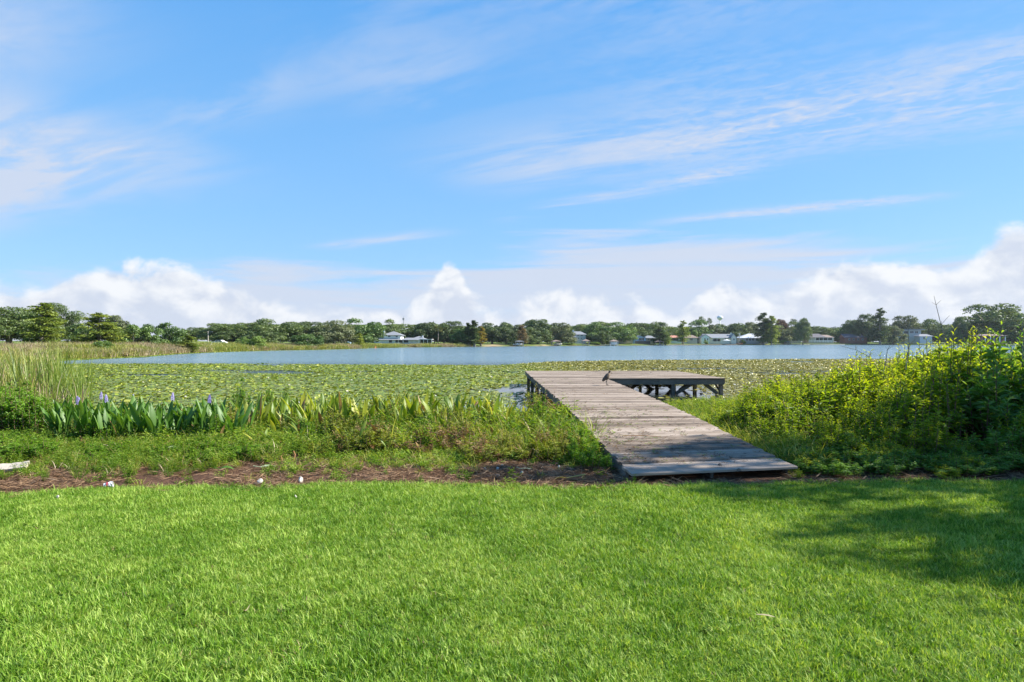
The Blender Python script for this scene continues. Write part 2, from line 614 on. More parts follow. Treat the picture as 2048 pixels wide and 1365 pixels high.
def build_ground():
    rad = np.concatenate([[0.05], np.geomspace(0.8, 6000, 250)])
    # finer rays ahead, where the picture looks
    ang = np.concatenate([np.linspace(-48, 48, 400, endpoint=False), np.linspace(48, 312, 130, endpoint=False)])
    a = np.radians(ang)
    rr, aa = np.meshgrid(rad, a, indexing='ij')
    x, y = rr * np.sin(aa), rr * np.cos(aa)
    z = ground_z(x, y)
    n, m = rr.shape
    i, j = np.meshgrid(np.arange(n - 1), np.arange(m), indexing='ij')
    j2 = (j + 1) % m
    f = np.stack([i * m + j, i * m + j2, (i + 1) * m + j2, (i + 1) * m + j], -1).reshape(-1, 4)[:, ::-1]
    lawn = 1 - np.clip((y - lawn_d(x)) / 0.25, 0, 1)
    past = y - far_d(x / np.maximum(y, 0.5))
    far = np.clip(past / 6, 0, 1)
    far = np.where(y < 40, 0, far)
    # sandy patch of bare shore across the lake
    tx = 1024 + 1200 * x / np.maximum(y, 0.5)
    sand = np.clip(1 - np.abs(tx - 985) / 26, 0, 1) * np.clip(past / 4, 0, 1) * np.clip((26 - past) / 6, 0, 1)
    sand = np.maximum(sand, np.clip(1 - np.abs(tx - 1085) / 18, 0, 1) * np.clip(past / 2, 0, 1) * np.clip((14 - past) / 4, 0, 1))
    m_, t, out = new_mat('ground')
    la = t.new('ShaderNodeAttribute', attribute_name='lawn').outputs['Fac']
    fa = t.new('ShaderNodeAttribute', attribute_name='far').outputs['Fac']
    sa = t.new('ShaderNodeAttribute', attribute_name='sand').outputs['Fac']
    pos = t.new('ShaderNodeNewGeometry').outputs['Position']
    n1 = t.noise(pos, 1.3, 6, 0.65)
    n2 = t.noise(pos, 14.0, 5, 0.7)
    n3 = t.noise(pos, 0.05, 4, 0.6)
    soil = t.ramp(t.m('ADD', t.m('MULTIPLY', n2, 0.6), t.m('MULTIPLY', n1, 0.4)), [(0.3, (0.034, 0.019, 0.012)), (0.5, (0.095, 0.052, 0.032)), (0.7, (0.22, 0.125, 0.075))])
    turf = t.ramp(n2, [(0.3, (0.022, 0.05, 0.010)), (0.7, (0.06, 0.12, 0.022))])
    yard = t.ramp(t.m('ADD', t.m('MULTIPLY', n3, 0.7), t.m('MULTIPLY', n1, 0.3)), [(0.35, (0.07, 0.11, 0.025)), (0.55, (0.14, 0.19, 0.045)), (0.7, (0.22, 0.22, 0.08))])
    c = t.mix(t.m('ADD', la, t.m('MULTIPLY', t.m('SUBTRACT', n1, 0.5), t.m('MULTIPLY', t.m('MULTIPLY', la, t.m('SUBTRACT', 1.0, la)), 4.0)), clamp=True), soil, turf)
    c = t.mix(fa, c, yard)
    c = t.mix(sa, c, (0.42, 0.30, 0.19))
    b = t.new('ShaderNodeBsdfPrincipled')
    t.put(b.inputs['Base Color'], c)
    b.inputs['Roughness'].default_value = 0.95
    b.inputs['Specular IOR Level'].default_value = 0.1
    bp = t.new('ShaderNodeBump')
    bp.inputs['Strength'].default_value = 0.8
    bp.inputs['Distance'].default_value = 0.03
    t.put(bp.inputs['Height'], n2)
    t.l.new(bp.outputs[0], b.inputs['Normal'])
    t.l.new(b.outputs[0], out.inputs[0])
    me = mesh_np('ground', np.stack([x, y, z], -1).reshape(-1, 3), f, m_, smooth=True,
                 extra={'lawn': lawn.ravel(), 'far': far.ravel(), 'sand': sand.ravel()})
    tag(obj('ground', me), kind='structure')


build_ground()


def build_water():
    m, t, out = new_mat('lake_water')
    pos = t.new('ShaderNodeNewGeometry').outputs['Position']
    p = t.sep(pos)
    # wind chop across the open lake, near calm between the pads
    calm = t.ss(p[1], 26.0, 60.0, 0.04, 1.0)
    h1 = t.noise(t.comb(t.m('MULTIPLY', p[0], 1.6), t.m('MULTIPLY', p[1], 2.6), 0.0), 1.0, 3, 0.6, 0.3)
    h2 = t.noise(t.comb(t.m('MULTIPLY', p[0], 0.35), t.m('MULTIPLY', p[1], 0.55), 3.0), 1.0, 4, 0.6, 0.4)
    gust = t.noise(t.comb(t.m('MULTIPLY', p[0], 0.012), t.m('MULTIPLY', p[1], 0.035), 8.0), 1.0, 4, 0.6, 0.5)
    calm = t.m('MULTIPLY', calm, t.ss(gust, 0.38, 0.62, 0.45, 1.0))
    hh = t.m('ADD', t.m('MULTIPLY', h1, 0.5), t.m('MULTIPLY', h2, 1.1))
    bp = t.new('ShaderNodeBump')
    t.put(bp.inputs['Strength'], calm)
    bp.inputs['Distance'].default_value = 0.7
    t.put(bp.inputs['Height'], hh)
    b = t.new('ShaderNodeBsdfPrincipled')
    # base colour dark by the bank, blending to a paler one farther out
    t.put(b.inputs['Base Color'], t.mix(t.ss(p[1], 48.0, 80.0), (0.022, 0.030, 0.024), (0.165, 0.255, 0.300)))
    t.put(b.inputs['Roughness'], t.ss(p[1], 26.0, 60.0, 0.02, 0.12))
    b.inputs['IOR'].default_value = 1.33
    t.l.new(bp.outputs[0], b.inputs['Normal'])
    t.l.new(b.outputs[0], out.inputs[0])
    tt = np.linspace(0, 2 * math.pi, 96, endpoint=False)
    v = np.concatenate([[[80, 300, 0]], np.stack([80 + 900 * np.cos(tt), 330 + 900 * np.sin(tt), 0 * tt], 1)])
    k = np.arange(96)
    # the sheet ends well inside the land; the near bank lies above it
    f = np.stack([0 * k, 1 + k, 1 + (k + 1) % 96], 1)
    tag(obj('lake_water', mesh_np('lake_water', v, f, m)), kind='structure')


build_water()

# ================================================================== THE DOCK
LEFT = np.array([(8.67, 1.72), (14.78, 1.343), (26.1, 0.935), (32.9, 0.713)])
RIGHT = np.array([(8.67, 4.32), (14.78, 3.93), (26.1, 4.09), (32.9, 4.0)])
PLAT_NEAR, PLAT_FAR = 26.1, 32.9


def deck_z(d):
    return float(np.interp(d, [8.0, 8.87, 11.5, 13.6, 14.8, 16.2, 32.9], [0.37, 0.40, 0.552, 0.672, 0.722, 0.738, 0.735]))


def dock_left(d):
    return float(np.interp(d, LEFT[:, 0], LEFT[:, 1]))


def dock_right(d):
    return float(np.interp(d, RIGHT[:, 0], RIGHT[:, 1]))


def wood_mat(name, dark, mid, light, var=0.3):
    m, t, out = new_mat(name)
    tc = t.new('ShaderNodeTexCoord').outputs['Object']
    oi = t.new('ShaderNodeObjectInfo')
    off = t.m('MULTIPLY', oi.outputs['Random'], 50.0)
    geo = t.new('ShaderNodeNewGeometry').outputs['Position']
    p = t.sep(tc)
    g = t.noise(t.comb(t.m('ADD', t.m('MULTIPLY', p[0], 3.0), off), t.m('MULTIPLY', p[1], 70.0), t.m('MULTIPLY', p[2], 70.0)), 1.0, 4, 0.65, 0.6)
    st = t.noise(geo, 1.1, 5, 0.65)
    blot = t.ss(t.noise(geo, 9.0, 4, 0.7), 0.58, 0.72)
    f = t.m('SUBTRACT', t.m('ADD', t.m('MULTIPLY', g, 0.85), t.m('MULTIPLY', st, 0.38)), t.m('MULTIPLY', blot, 0.22))
    f = t.m('ADD', f, t.m('MULTIPLY', t.m('SUBTRACT', oi.outputs['Random'], 0.5), var))
    c = t.ramp(f, [(0.32, dark), (0.58, mid), (0.84, light)])
    b = t.new('ShaderNodeBsdfPrincipled')
    t.put(b.inputs['Base Color'], c)
    b.inputs['Roughness'].default_value = 0.85
    b.inputs['Specular IOR Level'].default_value = 0.2
    bp = t.new('ShaderNodeBump')
    bp.inputs['Strength'].default_value = 0.5
    bp.inputs['Distance'].default_value = 0.006
    t.put(bp.inputs['Height'], g)
    t.l.new(bp.outputs[0], b.inputs['Normal'])
    t.l.new(b.outputs[0], out.inputs[0])
    return m


M_DECK = wood_mat('weathered_decking', (0.072, 0.053, 0.040), (0.245, 0.190, 0.142), (0.42, 0.345, 0.280), 0.36)
M_BEAM = wood_mat('weathered_timber', (0.055, 0.048, 0.040), (0.125, 0.112, 0.095), (0.22, 0.20, 0.17), 0.2)


def plank_variants(n):
    out = []
    for k in range(n):
        rng = random.Random(100 + k)
        xs = [-0.5, -0.17, 0.18, 0.5]
        hw, hz, bv = 0.0635, 0.018, 0.008
        v, f = [], []
        for x in xs:
            e = rng.uniform(-0.004, 0.004)
            cup = rng.uniform(-0.003, 0.004)
            skew = rng.uniform(-0.004, 0.004) if abs(x) > 0.4 else 0
            sec = [(-hw, -hz), (hw, -hz), (hw, hz - bv), (hw - bv, hz + cup), (-hw + bv, hz + cup), (-hw, hz - bv)]
            v += [(x + skew, y + e, z) for y, z in sec]
        for i in range(3):
            for j in range(6):
                a, b = i * 6 + j, i * 6 + (j + 1) % 6
                f.append((a, a + 6, b + 6, b))
        f.append(tuple(range(6)))
        f.append(tuple(18 + j for j in reversed(range(6))))
        mb = MB()
        mb.v, mb.f = v, f
        out.append(mb.mesh('plank', M_DECK))
    return out


def build_dock():
    dock = empty('dock', (3.0, 8.87, 0.0))
    tag(dock, 'weathered grey-brown wooden plank dock running from the lawn over the lake to an L-shaped platform', 'dock')
    base = Vector(dock.location)
    pv = plank_variants(7)
    rng = random.Random(5)

    def plank(xl, yl, zl, xr, yr, zr):
        a, b = Vector((xl, yl, zl)), Vector((xr, yr, zr))
        mid = (a + b) / 2 - base
        dv = b - a
        slope = deck_z(mid.y + base.y + 0.4) - deck_z(mid.y + base.y - 0.4)
        o = obj('plank', rng.choice(pv), dock, mid, (slope / 0.8 + rng.uniform(-0.012, 0.012), -math.asin(dv.z / dv.length), math.atan2(dv.y, dv.x)), (dv.length, 1, 1))
        return o
    pitch = 0.1415
    d = 8.67 + pitch / 2
    i = 0
    while d < PLAT_FAR:
        skew = 0.41 * max(0.0, 1 - (d - 8.67) / 7.5)
        jl, jr = rng.uniform(-0.035, 0.02), rng.uniform(-0.02, 0.035)
        jz = rng.uniform(-0.004, 0.004)
        zl, zr = deck_z(d + 0.07) + jz - 0.018, deck_z(d + skew + 0.07) + jz + rng.uniform(-0.003, 0.003) - 0.018
        if d < PLAT_NEAR:
            plank(dock_left(d) + jl, d, zl, dock_right(d + skew) + jr, d + skew, zr)
        else:
            end = 9.31 + (9.02 - 9.31) * (d - PLAT_NEAR) / (PLAT_FAR - PLAT_NEAR)
            x0 = dock_left(d) + jl
            cuts = [4.3, 6.9] if i % 2 else [3.5, 6.1]
            cuts = [c + rng.uniform(-0.01, 0.01) for c in cuts]
            for a, b in zip([x0] + cuts, cuts + [end + jr]):
                zz = rng.uniform(-0.003, 0.003)
                plank(a + 0.004, d, zl + zz, b - 0.004, d, zl + zz)
        d += pitch
        i += 1

    def beam(name, a, b, wd, ht, mat=M_BEAM):
        a, b = Vector(a), Vector(b)
        mid = (a + b) / 2
        dv = b - a
        L = dv.length
        mb = MB().box(-L / 2, L / 2, -wd / 2, wd / 2, -ht / 2, ht / 2)
        o = mb.build(name, mat, dock, loc=mid - base)
        o.rotation_euler = dv.to_track_quat('X', 'Z').to_euler()
        return o
    # edge joists following the sag of the walkway
    st = [9.0, 11.8, 14.8, 18.5, 22.3, 26.0]
    for a, b in zip(st[:-1], st[1:]):
        beam('joist', (dock_left(a) + 0.03, a, deck_z(a) - 0.135), (dock_left(b) + 0.03, b, deck_z(b) - 0.135), 0.045, 0.19)
        beam('joist', ((dock_left(a) + dock_right(a)) / 2, a, deck_z(a) - 0.135), ((dock_left(b) + dock_right(b)) / 2, b, deck_z(b) - 0.135), 0.045, 0.19)
        beam('joist', (dock_right(a) - 0.05, a + 0.25, deck_z(a + 0.25) - 0.135), (dock_right(b) - 0.05, b, deck_z(b) - 0.135), 0.045, 0.19)
    beam('joist', (dock_left(26.0) + 0.03, 26.0, 0.60), (0.75, 32.85, 0.60), 0.045, 0.19)
    # platform: rim beams, inner beams, posts and braces
    zt = 0.735 - 0.036
    for a, b in ((4.12, 6.4), (6.4, 9.25)):
        beam('rim_beam', (a, PLAT_NEAR + 0.05, zt - 0.12), (b - 0.005, PLAT_NEAR + 0.05, zt - 0.12), 0.05, 0.24)
    beam('rim_beam', (9.27, PLAT_NEAR + 0.08, zt - 0.10), (8.99, PLAT_FAR - 0.02, zt - 0.10), 0.05, 0.20)
    beam('rim_beam', (0.8, PLAT_FAR - 0.05, zt - 0.10), (8.95, PLAT_FAR - 0.05, zt - 0.10), 0.05, 0.20)
    for y in (28.3, 30.6):
        beam('inner_beam', (0.85, y, zt - 0.13), (9.1, y, zt - 0.13), 0.05, 0.2)
    for x in (2.4, 5.3, 7.2):
        beam('inner_beam', (x, PLAT_NEAR + 0.12, zt - 0.055), (x, PLAT_FAR - 0.1, zt - 0.055), 0.05, 0.10)

    def post(x, y, top, r=0.075):
        mb = MB().box(-r, r, -r, r, -1.1, top)
        o = mb.build('post', M_BEAM, dock, loc=Vector((x, y, 0)) - base)
        o.rotation_euler = (rng.uniform(-0.015, 0.015), rng.uniform(-0.015, 0.015), rng.uniform(-0.1, 0.1))
    for x in (4.95, 7.03, 9.14):
        post(x, PLAT_NEAR + 0.16, zt - 0.02)
    for x in (1.0, 3.1, 5.2, 7.1, 8.95):
        post(x, 29.4, zt - 0.05)
        post(x - 0.1, PLAT_FAR - 0.15, zt - 0.03)
    for y in (12.4, 15.0, 18.4, 22.2, 25.9):
        post(dock_left(y) + 0.14, y, deck_z(y) - 0.05)
        post(dock_right(y) - 0.16, y, deck_z(y) - 0.05)
        beam('cross_beam', (dock_left(y) + 0.08, y + 0.10, deck_z(y) - 0.30), (dock_right(y) - 0.08, y + 0.10, deck_z(y) - 0.30), 0.05, 0.14)
    # diagonal braces
    yb = PLAT_NEAR + 0.27
    for x0, x1 in ((7.95, 7.2), (8.45, 9.02)):
        beam('brace', (x0, yb, 0.50), (x1, yb, 0.05), 0.045, 0.15)
    for x0, x1, y in ((5.2, 5.9, 29.28), (6.5, 5.6, 29.33), (6.1, 7.0, 29.28), (7.2, 8.0, 29.3), (5.5, 6.3, 32.5), (6.8, 6.0, 32.55), (8.9, 8.1, 29.34)):
        beam('brace', (x0, y, 0.52), (x1, y, -0.12), 0.045, 0.15)
    for y0, y1, x in ((26.4, 27.4, 9.12), (26.4, 27.4, 7.03), (26.3, 27.3, 4.95), (25.9, 24.9, 1.15)):
        beam('brace', (x + 0.1, y0, 0.05), (x + 0.1, y1, 0.53), 0.045, 0.14)
    return dock


DOCK = build_dock()
# ================================================================== TREES
M_BARK = plain('bark_grey', (0.13, 0.105, 0.085), 0.95, 0.25, 6.0, 0.6)
M_BARK2 = plain('bark_pale', (0.27, 0.23, 0.19), 0.95, 0.2, 6.0, 0.6)
M_OAK = leaf_mat('oak_leaves', ((0.046, 0.077, 0.017), (0.090, 0.141, 0.029), (0.163, 0.220, 0.052)), 0.30, 0.05, 0.45)
M_OAK2 = leaf_mat('oak_leaves_green', ((0.046, 0.096, 0.015), (0.090, 0.169, 0.028), (0.169, 0.260, 0.047)), 0.32, 0.05, 0.4)
M_GREYLEAF = leaf_mat('oak_leaves_greyish', ((0.073, 0.096, 0.041), (0.130, 0.158, 0.062), (0.214, 0.237, 0.095)), 0.25, 0.04, 0.4)
M_CYP = leaf_mat('cypress_leaves', ((0.098, 0.151, 0.022), (0.197, 0.263, 0.040), (0.341, 0.381, 0.060)), 0.35, 0.03, 0.3)
M_CYPDARK = leaf_mat('cypress_leaves_dark', ((0.040, 0.075, 0.021), (0.082, 0.130, 0.033), (0.147, 0.192, 0.047)), 0.28, 0.03, 0.3)
M_GOLD = leaf_mat('golden_leaves', ((0.128, 0.118, 0.015), (0.265, 0.217, 0.026), (0.413, 0.315, 0.045)), 0.35, 0.03, 0.3)
M_RUST = leaf_mat('rusty_leaves', ((0.128, 0.098, 0.045), (0.236, 0.167, 0.075), (0.354, 0.256, 0.120)), 0.25, 0.03, 0.3)
M_WINE = leaf_mat('wine_leaves', ((0.079, 0.044, 0.030), (0.138, 0.074, 0.045), (0.197, 0.118, 0.068)), 0.25, 0.03, 0.3)
M_BUSH = leaf_mat('bush_leaves', ((0.073, 0.147, 0.019), (0.147, 0.243, 0.033), (0.260, 0.350, 0.052)), 0.35, 0.05, 0.35)
M_PALM = leaf_mat('palm_fronds', ((0.068, 0.096, 0.026), (0.136, 0.169, 0.043), (0.249, 0.260, 0.077)), 0.25, 0.08, 0.3)
M_MOSS = leaf_mat('hanging_moss', ((0.13, 0.14, 0.11), (0.2, 0.21, 0.16), (0.28, 0.28, 0.21)), 0.2, 0.0, 0.2)


def rand_dirs(rng, n):
    return unit(rng.normal(size=(n, 3)))


def crown_lobed(seed, H, W, base, nlobes, n, leaf, flat=0.72, dome=0.8):
    """broad crown: many leaf clumps on overlapping lobes with gaps between"""
    rng = np.random.default_rng(seed)
    ph = rng.uniform(0, 2 * math.pi, nlobes)
    rr = np.sqrt(rng.uniform(0.02, 1.0, nlobes))
    zz = rng.uniform(0, 1, nlobes)
    env = np.sqrt(np.clip(1 - (rr * 0.95) ** 2, 0.04, 1)) * dome + (1 - dome)
    cz = base + (H - base) * (0.10 + 0.80 * zz * env)
    cx, cy = np.cos(ph) * rr * W * 0.40, np.sin(ph) * rr * W * 0.40
    lr = W * rng.uniform(0.085, 0.165, nlobes) * (1.1 - 0.35 * rr)
    pick = rng.choice(nlobes, n, p=lr ** 2 / np.sum(lr ** 2))
    u = rand_dirs(rng, n)
    u[:, 2] = np.where(u[:, 2] < -0.75, -u[:, 2], u[:, 2])
    rad = lr[pick] * (0.62 + 0.48 * rng.uniform(0, 1, n) ** 0.6)
    # clumps within each lobe: crowd the leaves toward a few twig ends
    tw = rand_dirs(rng, nlobes * 9).reshape(nlobes, 9, 3)
    tsel = tw[pick, rng.integers(0, 9, n)]
    tsel[:, 2] = np.abs(tsel[:, 2]) * 1.2 - 0.35
    u = unit(u * 0.55 + tsel * 0.75)
    p = np.stack([cx, cy, cz], 1)[pick] + u * rad[:, None] * np.array([1, 1, flat])
    nr = unit(u + rng.normal(size=(n, 3)) * 0.55)
    tn = unit(np.cross(nr, rng.normal(size=(n, 3))))
    lobe_tone = rng.uniform(0.25, 0.75, nlobes)
    tone = np.clip(lobe_tone[pick] + rng.normal(0, 0.16, n), 0, 1)
    s = leaf * rng.uniform(0.6, 1.35, n)
    return leaves(p, tn, nr, s * 1.35, s * 0.85, tone, 0.1, 0.18), (cx, cy, cz)


def trunk_mesh(seed, H, r, tips, mat, lean=0.0, spread=1.0):
    rng = random.Random(seed)
    mb = MB()
    fork = H * 0.22
    mb.tube([(0, 0, -0.5), (0.05 * r, 0, H * 0.06), (lean * 0.4, 0, fork), (lean, 0.1, H * 0.55)], [r * 1.5, r * 1.02, r * 0.85, r * 0.4], 8)
    for (x, y, z) in tips:
        a = Vector((lean * 0.3, 0, fork * rng.uniform(0.75, 1.25)))
        b = Vector((x, y, z))
        m = a.lerp(b, 0.5) + Vector((rng.uniform(-1, 1), rng.uniform(-1, 1), rng.uniform(-0.6, 1.0))) * H * 0.04
        mb.tube([a, m, b], [r * 0.5, r * 0.32, r * 0.08], 5)
    return mb.mesh('trunk', mat, True)


def mk_tree(kind, seed):
    """returns a list of (part name, mesh) and natural height, width"""
    rng = np.random.default_rng(seed + 500)
    if kind in ('oak', 'oak_green', 'oak_grey', 'oak_near', 'oak_shade', 'wine'):
        H, W = 14.0, 18.0
        n, leaf = {'oak_near': (22000, 0.30), 'oak_shade': (12500, 0.34)}.get(kind, (16000, 0.40))
        mat = {'oak': M_OAK, 'oak_green': M_OAK2, 'oak_grey': M_GREYLEAF, 'oak_near': M_OAK, 'oak_shade': M_OAK, 'wine': M_WINE}[kind]
        (v, f, t), (cx, cy, cz) = crown_lobed(seed, H, W, 0.2 if kind != 'oak_near' else 1.0, 64, n, leaf)
        crown = mesh_np('crown', v, f, mat, t)
        tips = [(cx[i] * 0.85, cy[i] * 0.85, cz[i]) for i in range(11)]
        parts = [('trunk', trunk_mesh(seed, H, 0.55, tips, M_BARK)), ('crown', crown)]
        if kind in ('oak_grey', 'oak_near'):
            m = 420
            k = rng.integers(0, len(cx), m)
            p = np.stack([cx[k], cy[k], cz[k]], 1) + rng.normal(0, 1.2, (m, 3)) * np.array([1, 1, 0.3]) - np.array([0, 0, 1.0])
            d = np.stack([rng.normal(0, 0.12, m), rng.normal(0, 0.12, m), -np.ones(m)], 1)
            parts.append(('hanging_moss', mesh_np('hanging_moss', *leaves(p, d, rng.normal(size=(m, 3)), rng.uniform(0.7, 2.0, m), rng.uniform(0.12, 0.3, m), rng.uniform(0, 1, m))[:2], M_MOSS, np.repeat(rng.uniform(0, 1, m), 4))))
        return parts, H, W
    if kind in ('cypress', 'cypress_dark', 'spire', 'gold', 'bare'):
        H = 14.0
        W = {'cypress': 7.6, 'cypress_dark': 7.0, 'spire': 4.2, 'gold': 5.0, 'bare': 4.4}[kind]
        mat = {'cypress': M_CYP, 'cypress_dark': M_CYPDARK, 'spire': M_CYPDARK, 'gold': M_GOLD, 'bare': M_RUST}[kind]
        mb = MB()
        mb.tube([(0, 0, -0.5), (0, 0, 1.0), (0.1, 0, H * 0.5), (0.05, 0, H * 0.98)], [0.62, 0.36, 0.22, 0.03], 8)
        parts, nb = [], 64
        for b in range(nb):
            z = H * (0.10 + 0.88 * (b + rng.uniform(0, 1)) / nb)
            fr = (z / H - 0.10) / 0.9
            prof = (0.55 + 0.45 * min(1, fr * 4)) * (1 - fr) ** 0.62 + 0.05
            L = W / 2 * prof * rng.uniform(0.55, 1.18)
            a = rng.uniform(0, 2 * math.pi)
            rise = rng.uniform(-0.10, 0.22) if kind != 'bare' else rng.uniform(0.2, 0.6)
            e = Vector((math.cos(a) * L, math.sin(a) * L, z + L * rise))
            mb.tube([(0, 0, z), e], [0.07, 0.015], 4, cap=False)
            m = int(110 * (0.35 + prof) * (0.45 if kind == 'bare' else 1.0))
            q = rng.uniform(0.15, 1.08, m) ** 0.8
            sp = 0.16 * L + 0.16
            p = np.array([[0, 0, z]]) + q[:, None] * (np.array(e) - np.array([0, 0, z])) + rng.normal(0, 1, (m, 3)) * sp * np.array([1, 1, 0.45])
            nr = unit(np.array([[0, 0, 1.0]]) + rng.normal(0, 0.5, (m, 3)))
            d = unit(np.array([[math.cos(a), math.sin(a), -0.25]]) + rng.normal(0, 0.6, (m, 3)))
            tone = np.clip(rng.uniform(0.25, 0.75) + rng.normal(0, 0.15, m), 0, 1)
            s = rng.uniform(0.22, 0.46, m)
            parts.append(leaves(p, d, nr, s * 1.4, s * 0.75, tone, 0.15, 0.1))
        v, f, t = join_geo(parts)
        return [('trunk', mb.mesh('trunk', M_BARK2, True)), ('crown', mesh_np('crown', v, f, mat, t))], H, W
    if kind in ('bush', 'bush_grey', 'willow'):
        H, W = 6.0, 8.0
        mat = {'bush': M_BUSH, 'bush_grey': M_GREYLEAF, 'willow': M_OAK2}[kind]
        (v, f, t), (cx, cy, cz) = crown_lobed(seed, H, W, 0.0, 34, 6500, 0.24, 0.9, 0.7)
        tips = [(cx[i] * 0.8, cy[i] * 0.8, cz[i]) for i in range(9)]
        return [('trunk', trunk_mesh(seed, H, 0.16, tips, M_BARK2)), ('crown', mesh_np('crown', v, f, mat, t))], H, W
    if kind == 'palm':
        H, W = 9.0, 4.4
        mb = MB()
        mb.tube([(0, 0, -0.4), (0.1, 0, 3), (0.25, 0, 6), (0.2, 0, 7.6)], [0.26, 0.20, 0.19, 0.22], 8)
        parts = []
        for k in range(34):
            a, e = rng.uniform(0, 2 * math.pi), rng.uniform(-0.7, 1.25)
            d = np.array([math.cos(a) * math.cos(e), math.sin(a) * math.cos(e), math.sin(e)])
            c = np.array([0.2, 0, 7.5]) + d * 1.25
            m = 22
            side = unit(np.cross(d, [0, 0, 1.0])[None])[0]
            th = np.linspace(-1.25, 1.25, m)
            dd = d[None] * np.cos(th)[:, None] + side[None] * np.sin(th)[:, None] - np.array([[0, 0, 0.25]])
            nr = np.tile(np.cross(side, d), (m, 1)) + rng.normal(0, 0.15, (m, 3))
            parts.append(leaves(np.tile(c, (m, 1)), dd, nr, rng.uniform(0.8, 1.25, m), np.full(m, 0.11), np.clip(rng.normal(0.5 if e > -0.2 else 0.85, 0.15, m), 0, 1), 0.25, 0.2))
        v, f, t = join_geo(parts)
        return [('trunk', mb.mesh('trunk', M_BARK2, True)), ('crown', mesh_np('crown', v, f, M_PALM, t))], H, W
    if kind == 'pine':
        H, W = 18.0, 6.0
        mb = MB()
        mb.tube([(0, 0, -0.5), (0.1, 0, 8), (0.3, 0, 17.5)], [0.3, 0.22, 0.05], 7)
        parts = []
        for k in range(22):
            z = rng.uniform(12.5, 17.6)
            a = rng.uniform(0, 2 * math.pi)
            L = rng.uniform(1.0, 2.9) * (1.2 - (z - 12) / 9)
            e = np.array([0.2 + math.cos(a) * L, math.sin(a) * L, z + 0.5])
            mb.tube([(0.2, 0, z), tuple(e)], [0.06, 0.02], 4, cap=False)
            m = 60
            u = rand_dirs(rng, m)
            parts.append(leaves(e + u * rng.uniform(0.2, 0.8, (m, 1)) * np.array([1, 1, 0.6]), u, rand_dirs(rng, m), rng.uniform(0.3, 0.6, m), np.full(m, 0.2), rng.uniform(0.1, 0.8, m)))
        v, f, t = join_geo(parts)
        return [('trunk', mb.mesh('trunk', M_BARK, True)), ('crown', mesh_np('crown', v, f, M_CYPDARK, t))], H, W


_TREES = {}
_NVAR = {'oak': 5, 'oak_green': 4, 'oak_grey': 3, 'oak_near': 2, 'cypress': 3, 'cypress_dark': 2, 'willow': 3, 'bush': 3}


def tree(kind, name, label, xc, top, wpx, d, seed=0, group=None, cat='tree', base=None):
    """tree whose crown the photo shows centred on column xc, top at row `top`, `wpx` columns wide, d metres ahead"""
    k = (kind, seed % _NVAR.get(kind, 1))
    if k not in _TREES:
        _TREES[k] = mk_tree(kind, 11 + 7 * k[1])
    parts, H, W = _TREES[k]
    x = at(xc, d)
    z0 = gz(x, d) if base is None else base
    h = CAM_Z + (HOR - top) * d / FPX - z0
    wd = wpx * d / FPX
    r = random.Random(seed * 31 + int(xc * 7))
    e = empty(name, (x, d, z0 - 0.05), r.uniform(0, 6.28), (wd / W * 1.28, wd / W * 1.28, h / H))
    tag(e, label, cat, group)
    for nm, me in parts:
        p = obj(nm, me, e)
        if nm == 'hanging_moss':
            p['kind'] = 'stuff'
    return e


NEARG = 'trees of the left bank'
# left bank
tree('oak_near', 'oak_tree', 'dark spreading oak at the left edge of the photo behind the tall reeds', 18, 611, 150, 118, 0)
tree('cypress', 'cypress_tree', 'yellow-green cypress in front of the big oaks at far left', 84, 604, 74, 106, 0)
tree('oak_near', 'oak_tree', 'dark oak with drooping right limb behind the yellow cypress at far left', 116, 608, 96, 132, 1)
tree('willow', 'willow_bush', 'dark rounded small tree in the gap between the two left cypresses', 166, 647, 52, 128, 0)
tree('cypress', 'cypress_tree', 'broad yellow-green cypress second from the left over the reeds', 198, 625, 70, 112, 1)
tree('oak_grey', 'oak_tree', 'grey-green oak just right of the broad yellow-green cypress', 232, 627, 56, 126, 0)
tree('willow', 'willow_tree', 'mid green bushy tree left of the trio behind the tan reeds', 266, 640, 58, 122, 1)
tree('willow', 'willow_tree', 'middle of three bushy trees behind the tan reeds on the left bank', 303, 649, 52, 126, 2)
tree('willow', 'willow_tree', 'right of three bushy trees behind the tan reeds on the left bank', 340, 645, 56, 134, 0)
tree('cypress', 'small_cypress', 'short orange-green cypress standing out of the reeds at the water', 376, 670, 42, 128, 2)
tree('bush', 'leafy_shrub', 'low green shrub standing in reeds under the broad cypress', 206, 676, 36, 96, 1, cat='shrub')
for i, (xc, tp, wp, d) in enumerate(((392, 653, 60, 300), (432, 660, 50, 310), (365, 660, 50, 300))):
    tree('oak', 'distant_oak', ['rounded distant oak behind the utility pole', 'low distant oak right of the utility pole', 'distant oak behind the small orange-green cypress'][i], xc, tp, wp, d, i)
